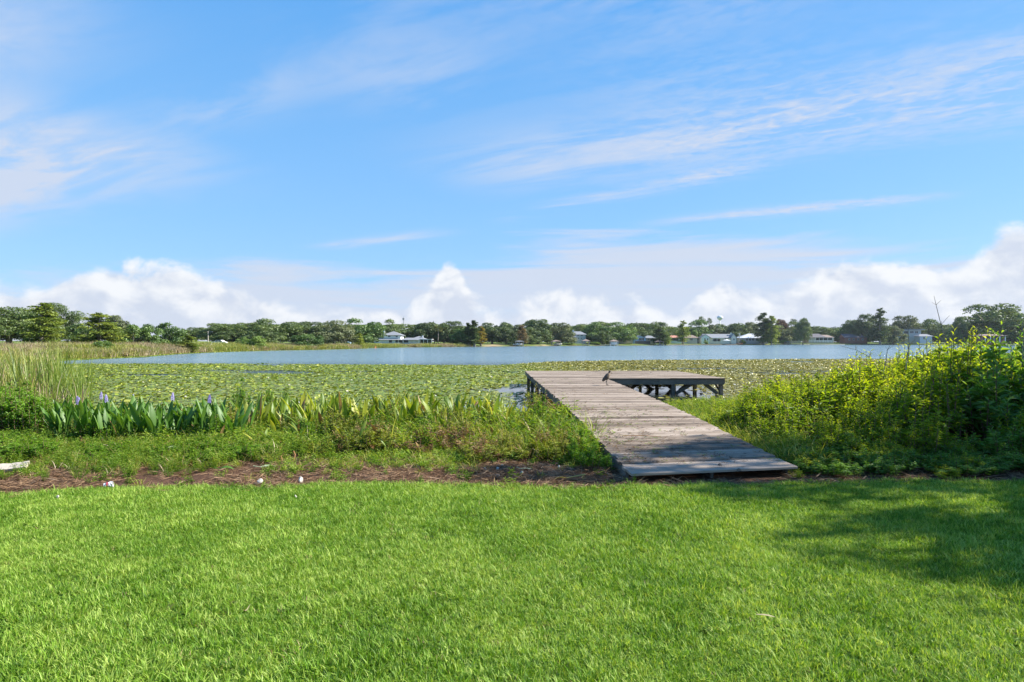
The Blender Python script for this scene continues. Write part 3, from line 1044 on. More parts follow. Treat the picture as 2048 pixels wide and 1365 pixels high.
# centre left oaks
L1 = [('oak', 458, 661, 56, 205, 'low dark oak sloping down toward the utility pole'), ('oak', 492, 646, 68, 210, 'dark oak left of the tallest centre-left oak'),
      ('oak', 550, 635, 92, 212, 'tallest dark oak of the centre-left wood'), ('oak', 524, 650, 60, 196, 'dark oak behind the bright green shrub on the bank'),
      ('oak', 614, 636, 74, 222, 'dark oak behind the pale round willow'), ('oak_grey', 668, 638, 82, 226, 'grey-mossed oak between the pale willow and the round green oak'),
      ('oak_green', 724, 634, 80, 246, 'full round green oak left of the white two-storey house'), ('oak', 769, 635, 50, 305, 'dark oak top rising behind the white house chimney'),
      ('oak', 790, 648, 60, 318, 'oak behind the white house roof under the radio mast'), ('oak', 826, 653, 56, 322, 'oak just right of the radio mast behind the long white wing'),
      ('oak', 855, 643, 52, 318, 'oak behind the screened porch of the white house'), ('oak', 905, 643, 66, 322, 'dark oak left of the pair of thin dark spires'),
      ('oak_green', 925, 655, 46, 312, 'lower green oak beside the pair of thin dark spires')]
for i, (k, xc, tp, wp, d, lb) in enumerate(L1):
    tree(k, 'oak_tree', lb, xc, tp, wp, d, i)
tree('bush', 'leafy_shrub', 'bright green wide shrub on the reedy bank left of centre', 512, 672, 50, 166, 0, cat='shrub')
tree('bush', 'leafy_shrub', 'small green shrub at the left end of the wide bright shrub', 484, 674, 26, 172, 2, cat='shrub')
tree('willow', 'willow_tree', 'pale yellow-green round willow standing on the reedy bank', 614, 663, 58, 190, 1)
tree('cypress', 'young_cypress', 'small bright conical cypress left of the white house', 718, 666, 20, 222, 0)
for i, (xc, tp) in enumerate(((876, 652), (888, 657), (869, 663), (862, 645))):
    tree('palm', 'palm_tree', ['tall cabbage palm in the grove right of the white house', 'cabbage palm on the right of the palm grove', 'shorter cabbage palm beside the screened porch', 'tallest palm top over the screened porch'][i], xc, tp, 15, 312 + 3 * i, 0)
tree('spire', 'cypress_spire', 'tall thin dark cypress spire at the water right of the palms', 949, 640, 20, 306, 0)
tree('spire', 'cypress_spire', 'shorter thin dark cypress spire left of the tall spire', 937, 645, 16, 308, 0)
tree('gold', 'golden_tree', 'narrow golden-leaved tree beside the thin dark spires', 962, 652, 20, 316, 0)
L2 = [('oak', 984, 642, 50, 350, 'rounded oak right of the golden tree'), ('oak', 1012, 644, 46, 352, 'oak above the sandy shore right of the golden tree'),
      ('oak_grey', 1036, 650, 40, 362, 'grey oak behind the leafless rusty spire'), ('oak', 1076, 636, 64, 384, 'tallest spreading oak behind the boat shelters'),
      ('oak', 1060, 655, 44, 372, 'lower oak in front of the tallest boat shelter oak'), ('oak_grey', 1120, 646, 58, 398, 'mossy oak left of the grey two-storey house'),
      ('oak', 1160, 650, 44, 442, 'oak behind the grey two-storey house roof'), ('oak_green', 1192, 645, 56, 432, 'green oak right of the grey two-storey house'),
      ('oak_green', 1234, 642, 72, 436, 'broad green oak behind the white roofed boathouse'), ('oak', 1208, 662, 42, 416, 'low dark oak right of the lakeside gazebo'),
      ('oak', 1280, 652, 46, 478, 'oak behind the pale blue house'), ('oak', 1316, 643, 46, 490, 'dark oak right of the pale blue house'),
      ('oak', 1358, 656, 26, 505, 'small dark oak left of the feathery cypress'), ('oak_green', 1396, 639, 56, 520, 'full green oak between feathery cypress and cream house'),
      ('oak_grey', 1424, 650, 38, 532, 'grey oak behind the cream house roof'), ('oak', 1446, 645, 40, 545, 'dark oak under the water tower'),
      ('oak', 1474, 646, 44, 540, 'oak left of the white metal roof'), ('oak_grey', 1500, 645, 40, 548, 'greyish oak behind the white metal roof'),
      ('oak_grey', 1566, 648, 56, 545, 'grey oak right of the two lakeside cypresses'), ('wine', 1562, 636, 30, 570, 'wine-brown leaved tree top behind the lakeside cypresses'),
      ('oak', 1596, 640, 40, 560, 'distant oak between the wine-brown tree and round dark tree'), ('oak', 1650, 655, 48, 590, 'low distant oak behind the dark roofed house'),
      ('oak', 1676, 657, 40, 580, 'low distant oak right of the dark roofed house'), ('oak', 1702, 637, 42, 552, 'dark oak above the brick red house'),
      ('oak', 1732, 629, 48, 548, 'tall oak leaning over the brick red house'), ('oak_grey', 1786, 650, 44, 538, 'small grey oak beside the tall dark cypress on the right'),
      ('oak_grey', 1810, 632, 60, 575, 'grey-green oak behind the flat roofed house'), ('oak', 1853, 632, 56, 580, 'oak right of the flat roofed house'),
      ('oak', 1922, 630, 34, 420, 'small separate oak left of the great right-hand oak'), ('oak', 1986, 609, 128, 430, 'great dark oak towering at the right edge of the far shore'),
      ('oak', 2040, 618, 90, 440, 'dark oak at the right edge of the photo behind the great oak'), ('oak', 1895, 655, 50, 560, 'low oak behind the bush tops at right')]
for i, (k, xc, tp, wp, d, lb) in enumerate(L2):
    tree(k, 'oak_tree' if k != 'wine' else 'wine_leaved_tree', lb, xc, tp, wp, d, i + 2)
tree('bare', 'rusty_spire', 'thin rusty leafless spire behind the left boat shelter', 1043, 650, 20, 344, 0)
tree('palm', 'palm_tree', 'cabbage palm left of the pale blue house', 1263, 661, 12, 440, 0)
tree('willow', 'small_tree', 'round pale green tree behind the blue house roof', 1272, 662, 22, 462, 1)
tree('cypress_dark', 'conical_tree', 'small dark conical tree left of the white roofed boathouse', 1203, 665, 17, 402, 0)
tree('cypress_dark', 'conical_tree', 'conical green tree in front of the right part of the blue house', 1320, 654, 30, 438, 1)
tree('cypress', 'conical_tree', 'yellowish lower tree hugging the conical tree by the blue house', 1331, 664, 20, 440, 2)
tree('cypress', 'cypress_tree', 'feathery tan-tipped cypress at the water before the red roofed house', 1366, 641, 22, 474, 1)
tree('bush', 'small_tree', 'small yellow-green tree behind the red roofed house', 1388, 656, 24, 508, 1)
tree('cypress_dark', 'cypress_tree', 'tall dark cypress standing in the water before the white metal roof', 1526, 625, 34, 500, 0)
tree('cypress', 'cypress_tree', 'yellow-tinged cypress on the right of the tall dark lakeside cypress', 1543, 631, 28, 498, 0)
tree('oak_near', 'round_tree', 'single round dark tree standing at the water before the dark roofed house', 1606, 634, 32, 512, 0)
tree('cypress_dark', 'cypress_tree', 'tall pointed dark cypress on the shore at right', 1760, 616, 28, 530, 1)
tree('pine', 'pine_tree', 'tall thin pine top left of the water tower', 1403, 634, 14, 700, 0)
tree('pine', 'pine_tree', 'thin pine top just left of the white water tower', 1418, 637, 10, 720, 0)
tree('pine', 'pine_tree', 'tall bare-trunked pine behind the round dark tree', 1586, 639, 14, 640, 0)
tree('bush', 'leafy_shrub', 'green shrubs under the grey two-storey house', 1138, 686, 24, 386, 0, cat='shrub')
tree('bush', 'leafy_shrub', 'clipped green hedge by the shore right of the lakeside cypresses', 1570, 679, 20, 512, 1, cat='hedge')
tree('bush', 'leafy_shrub', 'low shrub by the shore right of the cream house porch', 1486, 680, 12, 506, 2, cat='shrub')
tree('bush', 'leafy_shrub', 'dark shrub between the red roofed and cream houses', 1412, 680, 10, 486, 2, cat='shrub')
tree('bush', 'leafy_shrub', 'shrub right of the lakeside gazebo', 1192, 683, 18, 398, 1, cat='shrub')
# a second rank that closes the tree line behind the houses
rng = random.Random(77)
for i in range(60):
    xc = 440 + i * 27.5 + rng.uniform(-8, 8)
    d0 = float(far_d((xc - 1024) / 1200)) + rng.uniform(95, 150)
    tree('oak', 'background_oak', 'distant oak filling the tree line behind the nearer crowns', xc, rng.uniform(642, 654) if not 1400 < xc < 1700 else rng.uniform(649, 656), rng.uniform(66, 92), d0, i, group='second rank of oaks along the far shore')
for i in range(9):
    xc = -260 + i * 62
    tree('oak', 'background_oak', 'dark oak of the wood behind the left bank reeds', xc, rng.uniform(642, 655) if xc > 60 else 625, 100, 165 + rng.uniform(0, 20), i, group='wood behind the left bank')
# ================================================================== HOUSES AND STRUCTURES ACROSS THE LAKE
M_WHITE = plain('white_siding', (0.78, 0.78, 0.76), 0.6, 0.05)
M_CREAM = plain('cream_stucco', (0.76, 0.70, 0.56), 0.8, 0.05)
M_MINT = plain('pale_green_siding', (0.62, 0.72, 0.64), 0.7, 0.05)
M_BLUEW = plain('pale_blue_siding', (0.36, 0.56, 0.74), 0.6, 0.05)
M_TAN = plain('tan_stucco', (0.50, 0.44, 0.36), 0.8, 0.08)
M_GREYW = plain('grey_siding', (0.42, 0.45, 0.46), 0.7, 0.06)
M_BRICK = plain('red_brick_wall', (0.26, 0.12, 0.085), 0.85, 0.15)
M_ROOFG = plain('grey_shingles', (0.22, 0.23, 0.25), 0.85, 0.12, 1.5)
M_ROOFB = plain('brown_shingles', (0.24, 0.18, 0.15), 0.85, 0.14, 1.5)
M_ROOFD = plain('dark_shingles', (0.13, 0.12, 0.13), 0.85, 0.14, 1.5)
M_ROOFR = plain('terracotta_tiles', (0.48, 0.22, 0.16), 0.8, 0.14, 1.5)
M_ROOFW = plain('white_metal_roof', (0.55, 0.57, 0.61), 0.4, 0.04)
M_DARK = plain('dark_screen', (0.035, 0.04, 0.045), 0.5, 0.1)
M_RUSTW = plain('rust_red_boards', (0.50, 0.15, 0.07), 0.7, 0.15)
M_POLE = plain('grey_pole', (0.40, 0.36, 0.31), 0.85, 0.1)
M_STEEL = plain('dull_steel', (0.22, 0.23, 0.25), 0.5, 0.05, metal=0.4)
M_TANK = plain('tank_paint', (0.62, 0.66, 0.70), 0.5, 0.05)


def glass_mat():
    m, t, out = new_mat('window_glass')
    b = t.new('ShaderNodeBsdfPrincipled')
    b.inputs['Base Color'].default_value = (0.03, 0.045, 0.06, 1)
    b.inputs['Roughness'].default_value = 0.08
    t.l.new(b.outputs[0], out.inputs[0])
    return m


M_GLASS = glass_mat()


class House:
    """local frame: x along the shore, y away from the lake, z up; px widths turned to metres at distance d"""
    def __init__(self, name, label, xc, d, base_row=None, cat='house', base=None, rz=0.0):
        self.d, self.xc = d, xc
        self.k = d / FPX
        x = at(xc, d)
        self.z0 = (CAM_Z + (HOR - base_row) * self.k) if base_row is not None else (gz(x, d) if base is None else base)
        self.e = empty(name, (x, d, self.z0), rz)
        tag(self.e, label, cat)

    def X(self, col):
        return (col - self.xc) * self.k

    def Z(self, row):
        return CAM_Z + (HOR - row) * self.k - self.z0

    def wall(self, c0, c1, r0, r1, dep, mat, y0=0.0, name='wall', down=2.0):
        """r0 upper row, r1 lower row"""
        return MB().box(self.X(c0), self.X(c1), y0, y0 + dep, self.Z(r1) - down, self.Z(r0)).build(name, mat, self.e)

    def hip(self, c0, c1, eave, top, dep, mat, y0=0.0, inset=0.45, over=0.5, name='roof', parent=None):
        x0, x1, z, h = self.X(c0) - over, self.X(c1) + over, self.Z(eave), self.Z(top)
        ya, yb = y0 - over, y0 + dep + over
        ym, ins = (ya + yb) / 2, min(inset * (yb - ya), (x1 - x0) * 0.48)
        mb = MB().add([(x0, ya, z - .12), (x1, ya, z - .12), (x1, yb, z - .12), (x0, yb, z - .12), (x0, ya, z), (x1, ya, z), (x1, yb, z), (x0, yb, z), (x0 + ins, ym, h), (x1 - ins, ym, h)],
                      [(0, 3, 2, 1), (0, 1, 5, 4), (1, 2, 6, 5), (2, 3, 7, 6), (3, 0, 4, 7), (4, 5, 9, 8), (6, 7, 8, 9), (5, 6, 9), (7, 4, 8)])
        return mb.build(name, mat, self.e)

    def gable_front(self, c0, c1, eave, top, dep, roof, wall, y0=0.0, over=0.4):
        """gable end facing the lake"""
        x0, x1, z, h = self.X(c0), self.X(c1), self.Z(eave), self.Z(top)
        xm = (x0 + x1) / 2
        MB().add([(x0, y0 + .05, z), (x1, y0 + .05, z), (xm, y0 + .05, h - .1), (x0, y0 + .3, z), (x1, y0 + .3, z), (xm, y0 + .3, h - .1)],
                 [(0, 1, 2), (5, 4, 3), (0, 3, 4, 1), (1, 4, 5, 2), (2, 5, 3, 0)]).build('gable', wall, self.e)
        s = (h - z) / (xm - x0)
        xa, xb, za = x0 - over, x1 + over, z - over * s
        ya, yb, t = y0 - over, y0 + dep, 0.18
        MB().add([(xa, ya, za), (xm, ya, h), (xb, ya, za), (xa, yb, za), (xm, yb, h), (xb, yb, za),
                  (xa, ya, za + t), (xm, ya, h + t), (xb, ya, za + t), (xa, yb, za + t), (xm, yb, h + t), (xb, yb, za + t)],
                 [(0, 3, 4, 1), (1, 4, 5, 2), (6, 7, 10, 9), (7, 8, 11, 10), (0, 1, 7, 6), (1, 2, 8, 7), (3, 9, 10, 4), (4, 10, 11, 5), (0, 6, 9, 3), (2, 5, 11, 8)]).build('roof', roof, self.e)

    def gable_side(self, c0, c1, eave, top, dep, roof, wall, y0=0.0, over=0.5):
        """ridge runs along the shore"""
        x0, x1, z, h = self.X(c0), self.X(c1), self.Z(eave), self.Z(top)
        ya, yb = y0 - over, y0 + dep + over
        ym, t = (ya + yb) / 2, 0.16
        for xx in (x0 + 0.02, x1 - 0.22):
            MB().add([(xx, y0, z), (xx, y0 + dep, z), (xx, ym, h - .1), (xx + .2, y0, z), (xx + .2, y0 + dep, z), (xx + .2, ym, h - .1)],
                     [(0, 1, 2), (5, 4, 3), (0, 3, 4, 1), (1, 4, 5, 2), (2, 5, 3, 0)]).build('gable', wall, self.e)
        xa, xb = x0 - over * .6, x1 + over * .6
        zz = z - 0.12
        return MB().add([(xa, ya, zz), (xa, ym, h), (xa, yb, zz), (xb, ya, zz), (xb, ym, h), (xb, yb, zz),
                         (xa, ya, zz + t), (xa, ym, h + t), (xa, yb, zz + t), (xb, ya, zz + t), (xb, ym, h + t), (xb, yb, zz + t)],
                        [(0, 1, 4, 3), (1, 2, 5, 4), (6, 9, 10, 7), (7, 10, 11, 8), (0, 6, 7, 1), (1, 7, 8, 2), (3, 4, 10, 9), (4, 5, 11, 10), (0, 3, 9, 6), (2, 8, 11, 5)]).build('roof', roof, self.e)

    def window(self, c0, c1, r0, r1, y0=0.0, mull=1, frame=M_WHITE, name='window'):
        x0, x1, za, zb = self.X(c0), self.X(c1), self.Z(r1), self.Z(r0)
        b = 0.09
        mb = MB()
        mb.box(x0 - b, x1 + b, y0 - .10, y0 + .02, zb, zb + b).box(x0 - b, x1 + b, y0 - .10, y0 + .02, za - b, za)
        mb.box(x0 - b, x0, y0 - .10, y0 + .02, za, zb).box(x1, x1 + b, y0 - .10, y0 + .02, za, zb)
        for i in range(1, mull + 1):
            xm = x0 + (x1 - x0) * i / (mull + 1)
            mb.box(xm - .04, xm + .04, y0 - .085, y0 + .02, za, zb)
        f = mb.build(name, frame, self.e)
        MB().box(x0, x1, y0 - .05, y0 + .01, za, zb).build('pane', M_GLASS, f)
        return f

    def dark(self, c0, c1, r0, r1, y0=0.0, name='screen'):
        return MB().box(self.X(c0), self.X(c1), y0 - .03, y0 + .05, self.Z(r1), self.Z(r0)).build(name, M_DARK, self.e)

    def column(self, c, r0, r1, y0, w_=0.12, mat=M_WHITE, name='column'):
        x = self.X(c)
        return MB().box(x - w_, x + w_, y0 - w_, y0 + w_, self.Z(r1) - 0.6, self.Z(r0)).build(name, mat, self.e)

    def chimney(self, c0, c1, r0, r1, y0, mat):
        o = MB().box(self.X(c0), self.X(c1), y0, y0 + (c1 - c0) * self.k, self.Z(r1), self.Z(r0)).build('chimney', mat, self.e)
        MB().box(self.X(c0) - .1, self.X(c1) + .1, y0 - .1, y0 + (c1 - c0) * self.k + .1, self.Z(r0) - 0.02, self.Z(r0) + .14).build('cap', mat, o)
        return o


# white two-storey house with long porch wing
h = House('house', 'white two-storey house with grey hip roofs, white chimney and long porch wing', 805, 292, 687.0)
h.wall(749, 801, 680, 687, 9, M_WHITE)
h.wall(766, 800.5, 670.5, 679.5, 8, M_WHITE, 1.0, name='upper_wall', down=0)
h.hip(748, 802, 680.2, 671, 11, M_ROOFG, -0.4, 0.62)
h.hip(765.5, 801, 670.8, 662.8, 8, M_ROOFG, 1.0, 0.7, 0.7)
h.chimney(766, 769, 660.5, 668, 0.6, M_WHITE)
h.wall(801, 838, 680.5, 687, 8, M_WHITE, 1.6, name='wing_wall')
h.hip(800, 836, 680.2, 675.8, 8.5, M_ROOFG, 0.6, 0.3)
h.hip(818, 850, 679.6, 672.5, 9, M_ROOFG, 1.8, 0.6)
h.chimney(841.5, 844, 672, 676, 4.0, M_WHITE)
for c0, c1 in ((778, 784), (791, 796), (797.5, 805), (806.5, 816)):
    h.dark(c0, c1, 680.8, 685.6, (-0.02 if c0 < 801 else 1.57))
for c in (777, 790, 797, 806, 817, 828, 837):
    h.column(c, 680.6, 687, -0.25 if c < 802 else 0.5)
h.window(775.5, 780, 671.8, 674.6, 1.0)
h.window(791, 794.5, 671.8, 674.8, 1.0)
h.window(752, 757, 681.6, 684.2, 0.0)
h.wall(839, 863.5, 678.6, 679.4, 7, M_WHITE, 0.2, name='screen_roof', down=0)
h.dark(840, 863, 679.6, 686, 1.5)
for c in (839.5, 847, 855, 863):
    h.column(c, 678.8, 687, 0.3, 0.09, name='screen_post')
h.wall(723, 741, 681, 687, 5, M_GREYW, 4, name='shed_wall')
h.hip(723, 741, 680.8, 678, 5, M_ROOFG, 4, 0.4)

# rust red landing at the reeds
h = House('landing', 'small rust-red wooden boat landing in the reeds left of the white house', 738, 236, 695.0, cat='landing')
h.wall(729, 750, 693.4, 694.4, 3.0, M_RUSTW, 0, name='platform', down=0.5)
for c in (730, 735, 740, 745, 749.5):
    h.column(c, 690.2, 694, 0.1, 0.08, M_RUSTW, 'rail_post')
h.wall(729.5, 749.8, 690.4, 690.9, 0.1, M_RUSTW, 0.0, name='rail', down=0)
h.wall(729.5, 749.8, 691.8, 692.2, 0.08, M_RUSTW, 0.0, name='rail', down=0)

# grey two-storey house with sunroom
h = House('house', 'grey and white two-storey house with a row of sunroom windows', 1150, 418, 684.5)
h.wall(1142, 1172, 669, 684, 10, M_GREYW, 1.5)
h.hip(1141, 1173, 669.4, 663, 10, M_ROOFG, 1.5, 0.35)
h.wall(1131.5, 1152, 674.6, 681.0, 7, M_WHITE, -0.8, name='sunroom_wall', down=0.2)
h.hip(1131, 1152.5, 674.6, 670.2, 8, M_ROOFG, -0.8, 0.4)
for i in range(7):
    h.window(1133.2 + i * 2.6, 1134.9 + i * 2.6, 675.8, 678.9, -0.8, 0)
for c in (1132.5, 1139, 1145, 1151.5):
    h.column(c, 681, 685, -0.5, 0.15)
h.chimney(1146.5, 1149, 660.5, 667, 4.5, M_WHITE)
h.window(1156, 1158.5, 675.5, 678.5, 1.5)
h.window(1162, 1164.5, 675.5, 678.5, 1.5)
h.window(1155, 1158, 670.2, 672.8, 1.5)
h.window(1163, 1166, 670.2, 672.8, 1.5)

# long low tan house
h = House('house', 'long low tan house with columned porch between the oaks and blue house', 1238, 432, 682.5)
h.wall(1214, 1254, 675.5, 682, 9, M_TAN, 1.0)
h.hip(1213, 1255, 675.5, 671.5, 9, M_ROOFG, 1.0, 0.3)
h.wall(1252, 1268, 673.5, 681, 7, M_TAN, 3.0, name='side_wall')
h.hip(1251, 1269, 673.4, 669.8, 7, M_ROOFD, 3.0, 0.3)
for c in (1222, 1228, 1236, 1242, 1248):
    h.window(c, c + 3, 677, 680.2, 1.0)
for c in (1219, 1226, 1234, 1245, 1252):
    h.column(c, 675.8, 682.5, 0.3, 0.14)

# pale blue house
h = House('house', 'pale blue gabled house with tall gable windows on the far shore', 1286, 446, 684.0)
h.wall(1269, 1292, 676.5, 683.5, 9, M_BLUEW)
h.gable_front(1268.5, 1292.5, 676.8, 671.8, 10, M_ROOFG, M_BLUEW)
for i in range(4):
    h.window(1277.5 + i * 2.7, 1279.6 + i * 2.7, 676.2, 681.5, 0.0, 0)
h.wall(1292, 1310, 676.5, 683.5, 9, M_TAN, 1.5, name='wing_wall')
h.hip(1291, 1311, 676.6, 671.5, 10, M_ROOFG, 1.0, 0.25)
h.window(1296, 1299, 677.5, 681, 1.5)
h.window(1303, 1308, 677.5, 681, 1.5, 2)
h.wall(1270, 1300, 682.5, 684, 0.3, M_ROOFD, -1.2, name='deck_edge')
# white gabled house behind the blue one
h = House('house', 'white gabled roof peeking over the pale blue house', 1288, 478, 683.0)
h.wall(1281, 1297, 670.5, 683, 9, M_WHITE)
h.gable_front(1280.5, 1297.5, 671, 665.3, 10, M_ROOFW, M_WHITE)
h.window(1287, 1290, 667.5, 669.5, 0.04, 0)

# red roofed house
h = House('house', 'low house with terracotta and brown roofs behind the feathery cypress', 1367, 492, 684.0)
h.wall(1338, 1362, 675.8, 683.5, 9, M_MINT)
h.hip(1337, 1363, 675.8, 671.2, 9, M_ROOFR, 0.0, 0.35)
h.wall(1362, 1396, 676, 683.5, 9, M_TAN, 2.0, name='wing_wall')
h.hip(1361, 1398, 676, 670.3, 9, M_ROOFB, 2.0, 0.4)
h.dark(1341, 1357, 677, 682, 0.0)
h.window(1371, 1374, 677.5, 681, 2.0)
h.window(1380, 1387, 677.2, 681.5, 2.0, 2)

# cream ranch house
h = House('house', 'cream and mint ranch house with grey gable roofs and cream chimney', 1436, 500, 684.0)
h.wall(1402, 1418, 675.5, 683.5, 10, M_MINT, -1.0)
h.gable_front(1401, 1420, 675.5, 669.5, 11, M_ROOFG, M_MINT, -1.0)
h.wall(1418, 1462, 676, 683.5, 9, M_CREAM, 1.0, name='middle_wall')
h.gable_side(1409, 1466, 676.2, 668.6, 10, M_ROOFG, M_CREAM, 0.5)
h.wall(1462, 1472, 675.5, 683.5, 9, M_CREAM, -0.5, name='end_wall')
h.gable_front(1461.5, 1472.5, 675.5, 668, 10, M_ROOFG, M_CREAM, -0.5)
h.chimney(1463.5, 1466.5, 666, 672, 3.0, M_CREAM)
h.window(1408, 1410, 677, 681, -1.0, 0)
h.window(1413.5, 1415.5, 677, 681, -1.0, 0)
h.dark(1426, 1441, 678, 683, 0.95)
h.wall(1424, 1446, 676.0, 676.9, 2.5, M_WHITE, -1.6, name='porch_roof', down=0)
for c in (1425, 1433, 1442):
    h.column(c, 676.9, 683.6, -1.3, 0.12)
h.window(1450, 1453, 677.5, 681, 1.0)
h.window(1466, 1468.5, 677.5, 681, -0.5)

# white metal roof house
h = House('house', 'house with broad white metal roof beside the tall lakeside cypress', 1498, 508, 683.8)
h.wall(1479, 1536, 676.5, 683.5, 10, M_GREYW)
h.hip(1478, 1537, 676.5, 667.5, 12, M_ROOFW, -1.0, 0.8, 0.7)
h.chimney(1479.5, 1481.5, 667, 676, 1.0, M_CREAM)
for c in (1492, 1498, 1504, 1512, 1519):
    h.window(c, c + 3.6, 677.3, 681.8, 0.0)
# brown roofed house
h = House('house', 'brown roofed bungalow between lakeside cypresses and round dark tree', 1588, 536, 683.6)
h.wall(1575, 1602, 676.2, 683, 9, M_TAN)
h.hip(1573, 1603, 676.2, 668.5, 9, M_ROOFB, 0.0, 0.55)
h.dark(1584, 1596, 678, 682.5, 0)
h.window(1577, 1580, 678, 680.5, 0.0)
# dark roofed house with screened front
h = House('house', 'dark roofed house with screened white front right of round dark tree', 1642, 540, 683.6)
h.wall(1618, 1668, 675, 683, 10, M_TAN)
h.hip(1616, 1652, 675.2, 667.8, 10, M_ROOFD, 0, 0.4)
h.hip(1640, 1669, 675.4, 670, 10, M_ROOFB, 0.4, 0.4)
h.dark(1632, 1664, 676.5, 680.6, 0)
for c in (1630, 1638, 1646, 1655, 1665):
    h.column(c, 675.6, 683.6, -0.4, 0.14)
# brick red house
h = House('house', 'dark roofed brick red house under the leaning oak at right', 1712, 540, 683.6)
h.wall(1690, 1734, 675.5, 683, 9, M_BRICK)
h.gable_side(1688, 1736, 675.5, 668.5, 9, M_ROOFD, M_BRICK)
for c in (1697, 1706, 1715, 1724):
    h.window(c, c + 3, 677.5, 681, 0)
# flat roofed modern house
h = House('house', 'grey flat-roofed two-storey house above the bush tops at right', 1824, 548, 684.0)
h.wall(1806, 1842, 660.5, 683, 10, M_GREYW)
h.wall(1803, 1848, 658.8, 660.6, 12, M_ROOFG, -1.5, name='flat_roof', down=0)
h.dark(1808, 1816, 663, 668, 0)
h.window(1820, 1827, 663, 667, 0.0, 2)
h.window(1830, 1836, 663, 667, 0.0, 1)
# small grey house
h = House('house', 'small low grey-roofed building right of the flat-roofed house', 1851, 535, 684.0)
h.wall(1840, 1864, 673, 683, 8, M_GREYW)
h.hip(1838, 1866, 673, 668.5, 8, M_ROOFG, 0, 0.4)
h.window(1846, 1850, 674.5, 679, 0)
# far right house with white posts
h = House('house', 'low grey house with bright white posts under the great oak at right', 1990, 405, 684.0)
h.wall(1966, 2012, 672, 683, 8, M_BRICK, 1.0)
h.hip(1964, 2014, 671.8, 668.5, 9, M_ROOFB, 0.4, 0.3)
h.dark(1969, 2008, 673, 681, 0.95)
for c in (1971, 1981.5, 1988, 2000, 2011):
    h.column(c, 672, 684, 0.2, 0.2)


def shelter(name, label, c0, c1, eave, top, water_row, d, roof, walls=False, cat='boathouse'):
    h = House(name, label, (c0 + c1) / 2, d, base=0.0, cat=cat)
    h.hip(c0, c1, eave, top, 6.0, roof, 0, 0.45, 0.3)
    for c in (c0 + 1, (c0 + c1) / 2, c1 - 1):
        for y in (0.4, 5.6):
            h.column(c, eave, water_row, y, 0.14, M_WHITE if walls else M_POLE, 'post')
    zf = 0.75
    MB().box(h.X(c0 + 1), h.X(c1 - 1), 0.2, 6.2, zf - 0.2, zf).build('floor', M_POLE, h.e)
    if walls:
        MB().box(h.X(c0 + 2.4), h.X(c1 - 2.4), 1.0, 5.0, zf + 0.02, zf + 1.7).build('wall', M_WHITE, h.e)
    return h


shelter('boathouse', 'flat roofed boat shelter with white boat below the rusty spire', 1030, 1048, 683.2, 681.6, 693, 334, M_ROOFG)
shelter('boathouse', 'brown roofed boat shelter on the beach under the tallest oak', 1103, 1122, 683.0, 680.5, 692, 372, M_ROOFB)
shelter('gazebo', 'open hip-roofed gazebo over the water below the grey two-storey house', 1165, 1180, 682.3, 678.6, 692, 388, M_ROOFB, cat='gazebo')
shelter('boathouse', 'white walled boathouse with hip roof left of the pale blue house', 1221, 1237, 683.0, 679.6, 691.5, 398, M_ROOFB, True)
shelter('boathouse', 'brown hip-roofed boat shelter in front of the conical tree', 1311, 1328, 683.8, 680.6, 691, 432, M_ROOFB)
shelter('boathouse', 'low dark dock shelter right of the lakeside cypresses', 1574, 1584, 684.8, 683.2, 690, 504, M_ROOFD)


def boat(label, xc, d, L, mat):
    x = at(xc, d)
    e = empty('motor_boat', (x, d, 0.55))
    tag(e, label, 'boat')
    xs = np.linspace(-L / 2, L / 2, 9)
    mb = MB()
    for i, xx in enumerate(xs):
        f = i / 8
        w_ = 1.05 * min(1, (1 - f) * 2.6 + 0.02)
        sh = 0.85 + 0.3 * f * f
        mb.v += [(xx, -w_, sh), (xx, -w_ * .75, 0.25 + .3 * f), (xx, 0, 0.1 + .5 * f * f), (xx, w_ * .75, 0.25 + .3 * f), (xx, w_, sh)]
    for i in range(8):
        for j in range(4):
            a = i * 5 + j
            mb.f.append((a, a + 5, a + 6, a + 1))
        mb.f.append((i * 5, i * 5 + 4, i * 5 + 9, i * 5 + 5))
    mb.f.append((0, 1, 2, 3, 4))
    mb.build('hull', mat, e)
    MB().box(-0.5, 0.4, -0.7, 0.7, 0.85, 1.35).build('console', mat, e)
    MB().box(0.3, 0.38, -0.6, 0.6, 1.35, 1.8).build('windscreen', M_GLASS, e)


boat('white motor boat hanging under the flat roofed boat shelter', 1035, 335.5, 5.2, M_WHITE)
boat('pale motor boat under the brown roofed beach shelter', 1116, 374, 5.0, M_CREAM)

# patio umbrella, small red canoe, fence, seawalls and docks
h = House('patio_umbrella', 'white patio umbrella on the lawn before the cream chimney', 1453, 486, 684.2, cat='umbrella')
mb = MB()
n = 8
R0 = h.X(1461)
mb.v = [(0, 0, h.Z(679.0))] + [(R0 * math.cos(k * math.pi / 4), R0 * math.sin(k * math.pi / 4), h.Z(681.2)) for k in range(n)] + [(R0 * math.cos(k * math.pi / 4), R0 * math.sin(k * math.pi / 4), h.Z(681.2) - .15) for k in range(n)]
mb.f = [(0, 1 + k, 1 + (k + 1) % n) for k in range(n)] + [(1 + k, 9 + k, 9 + (k + 1) % n, 1 + (k + 1) % n) for k in range(n)]
mb.build('canopy', M_WHITE, h.e)
MB().tube([(0, 0, -0.5), (0, 0, h.Z(679.2))], 0.05, 6).build('pole', M_WHITE, h.e)

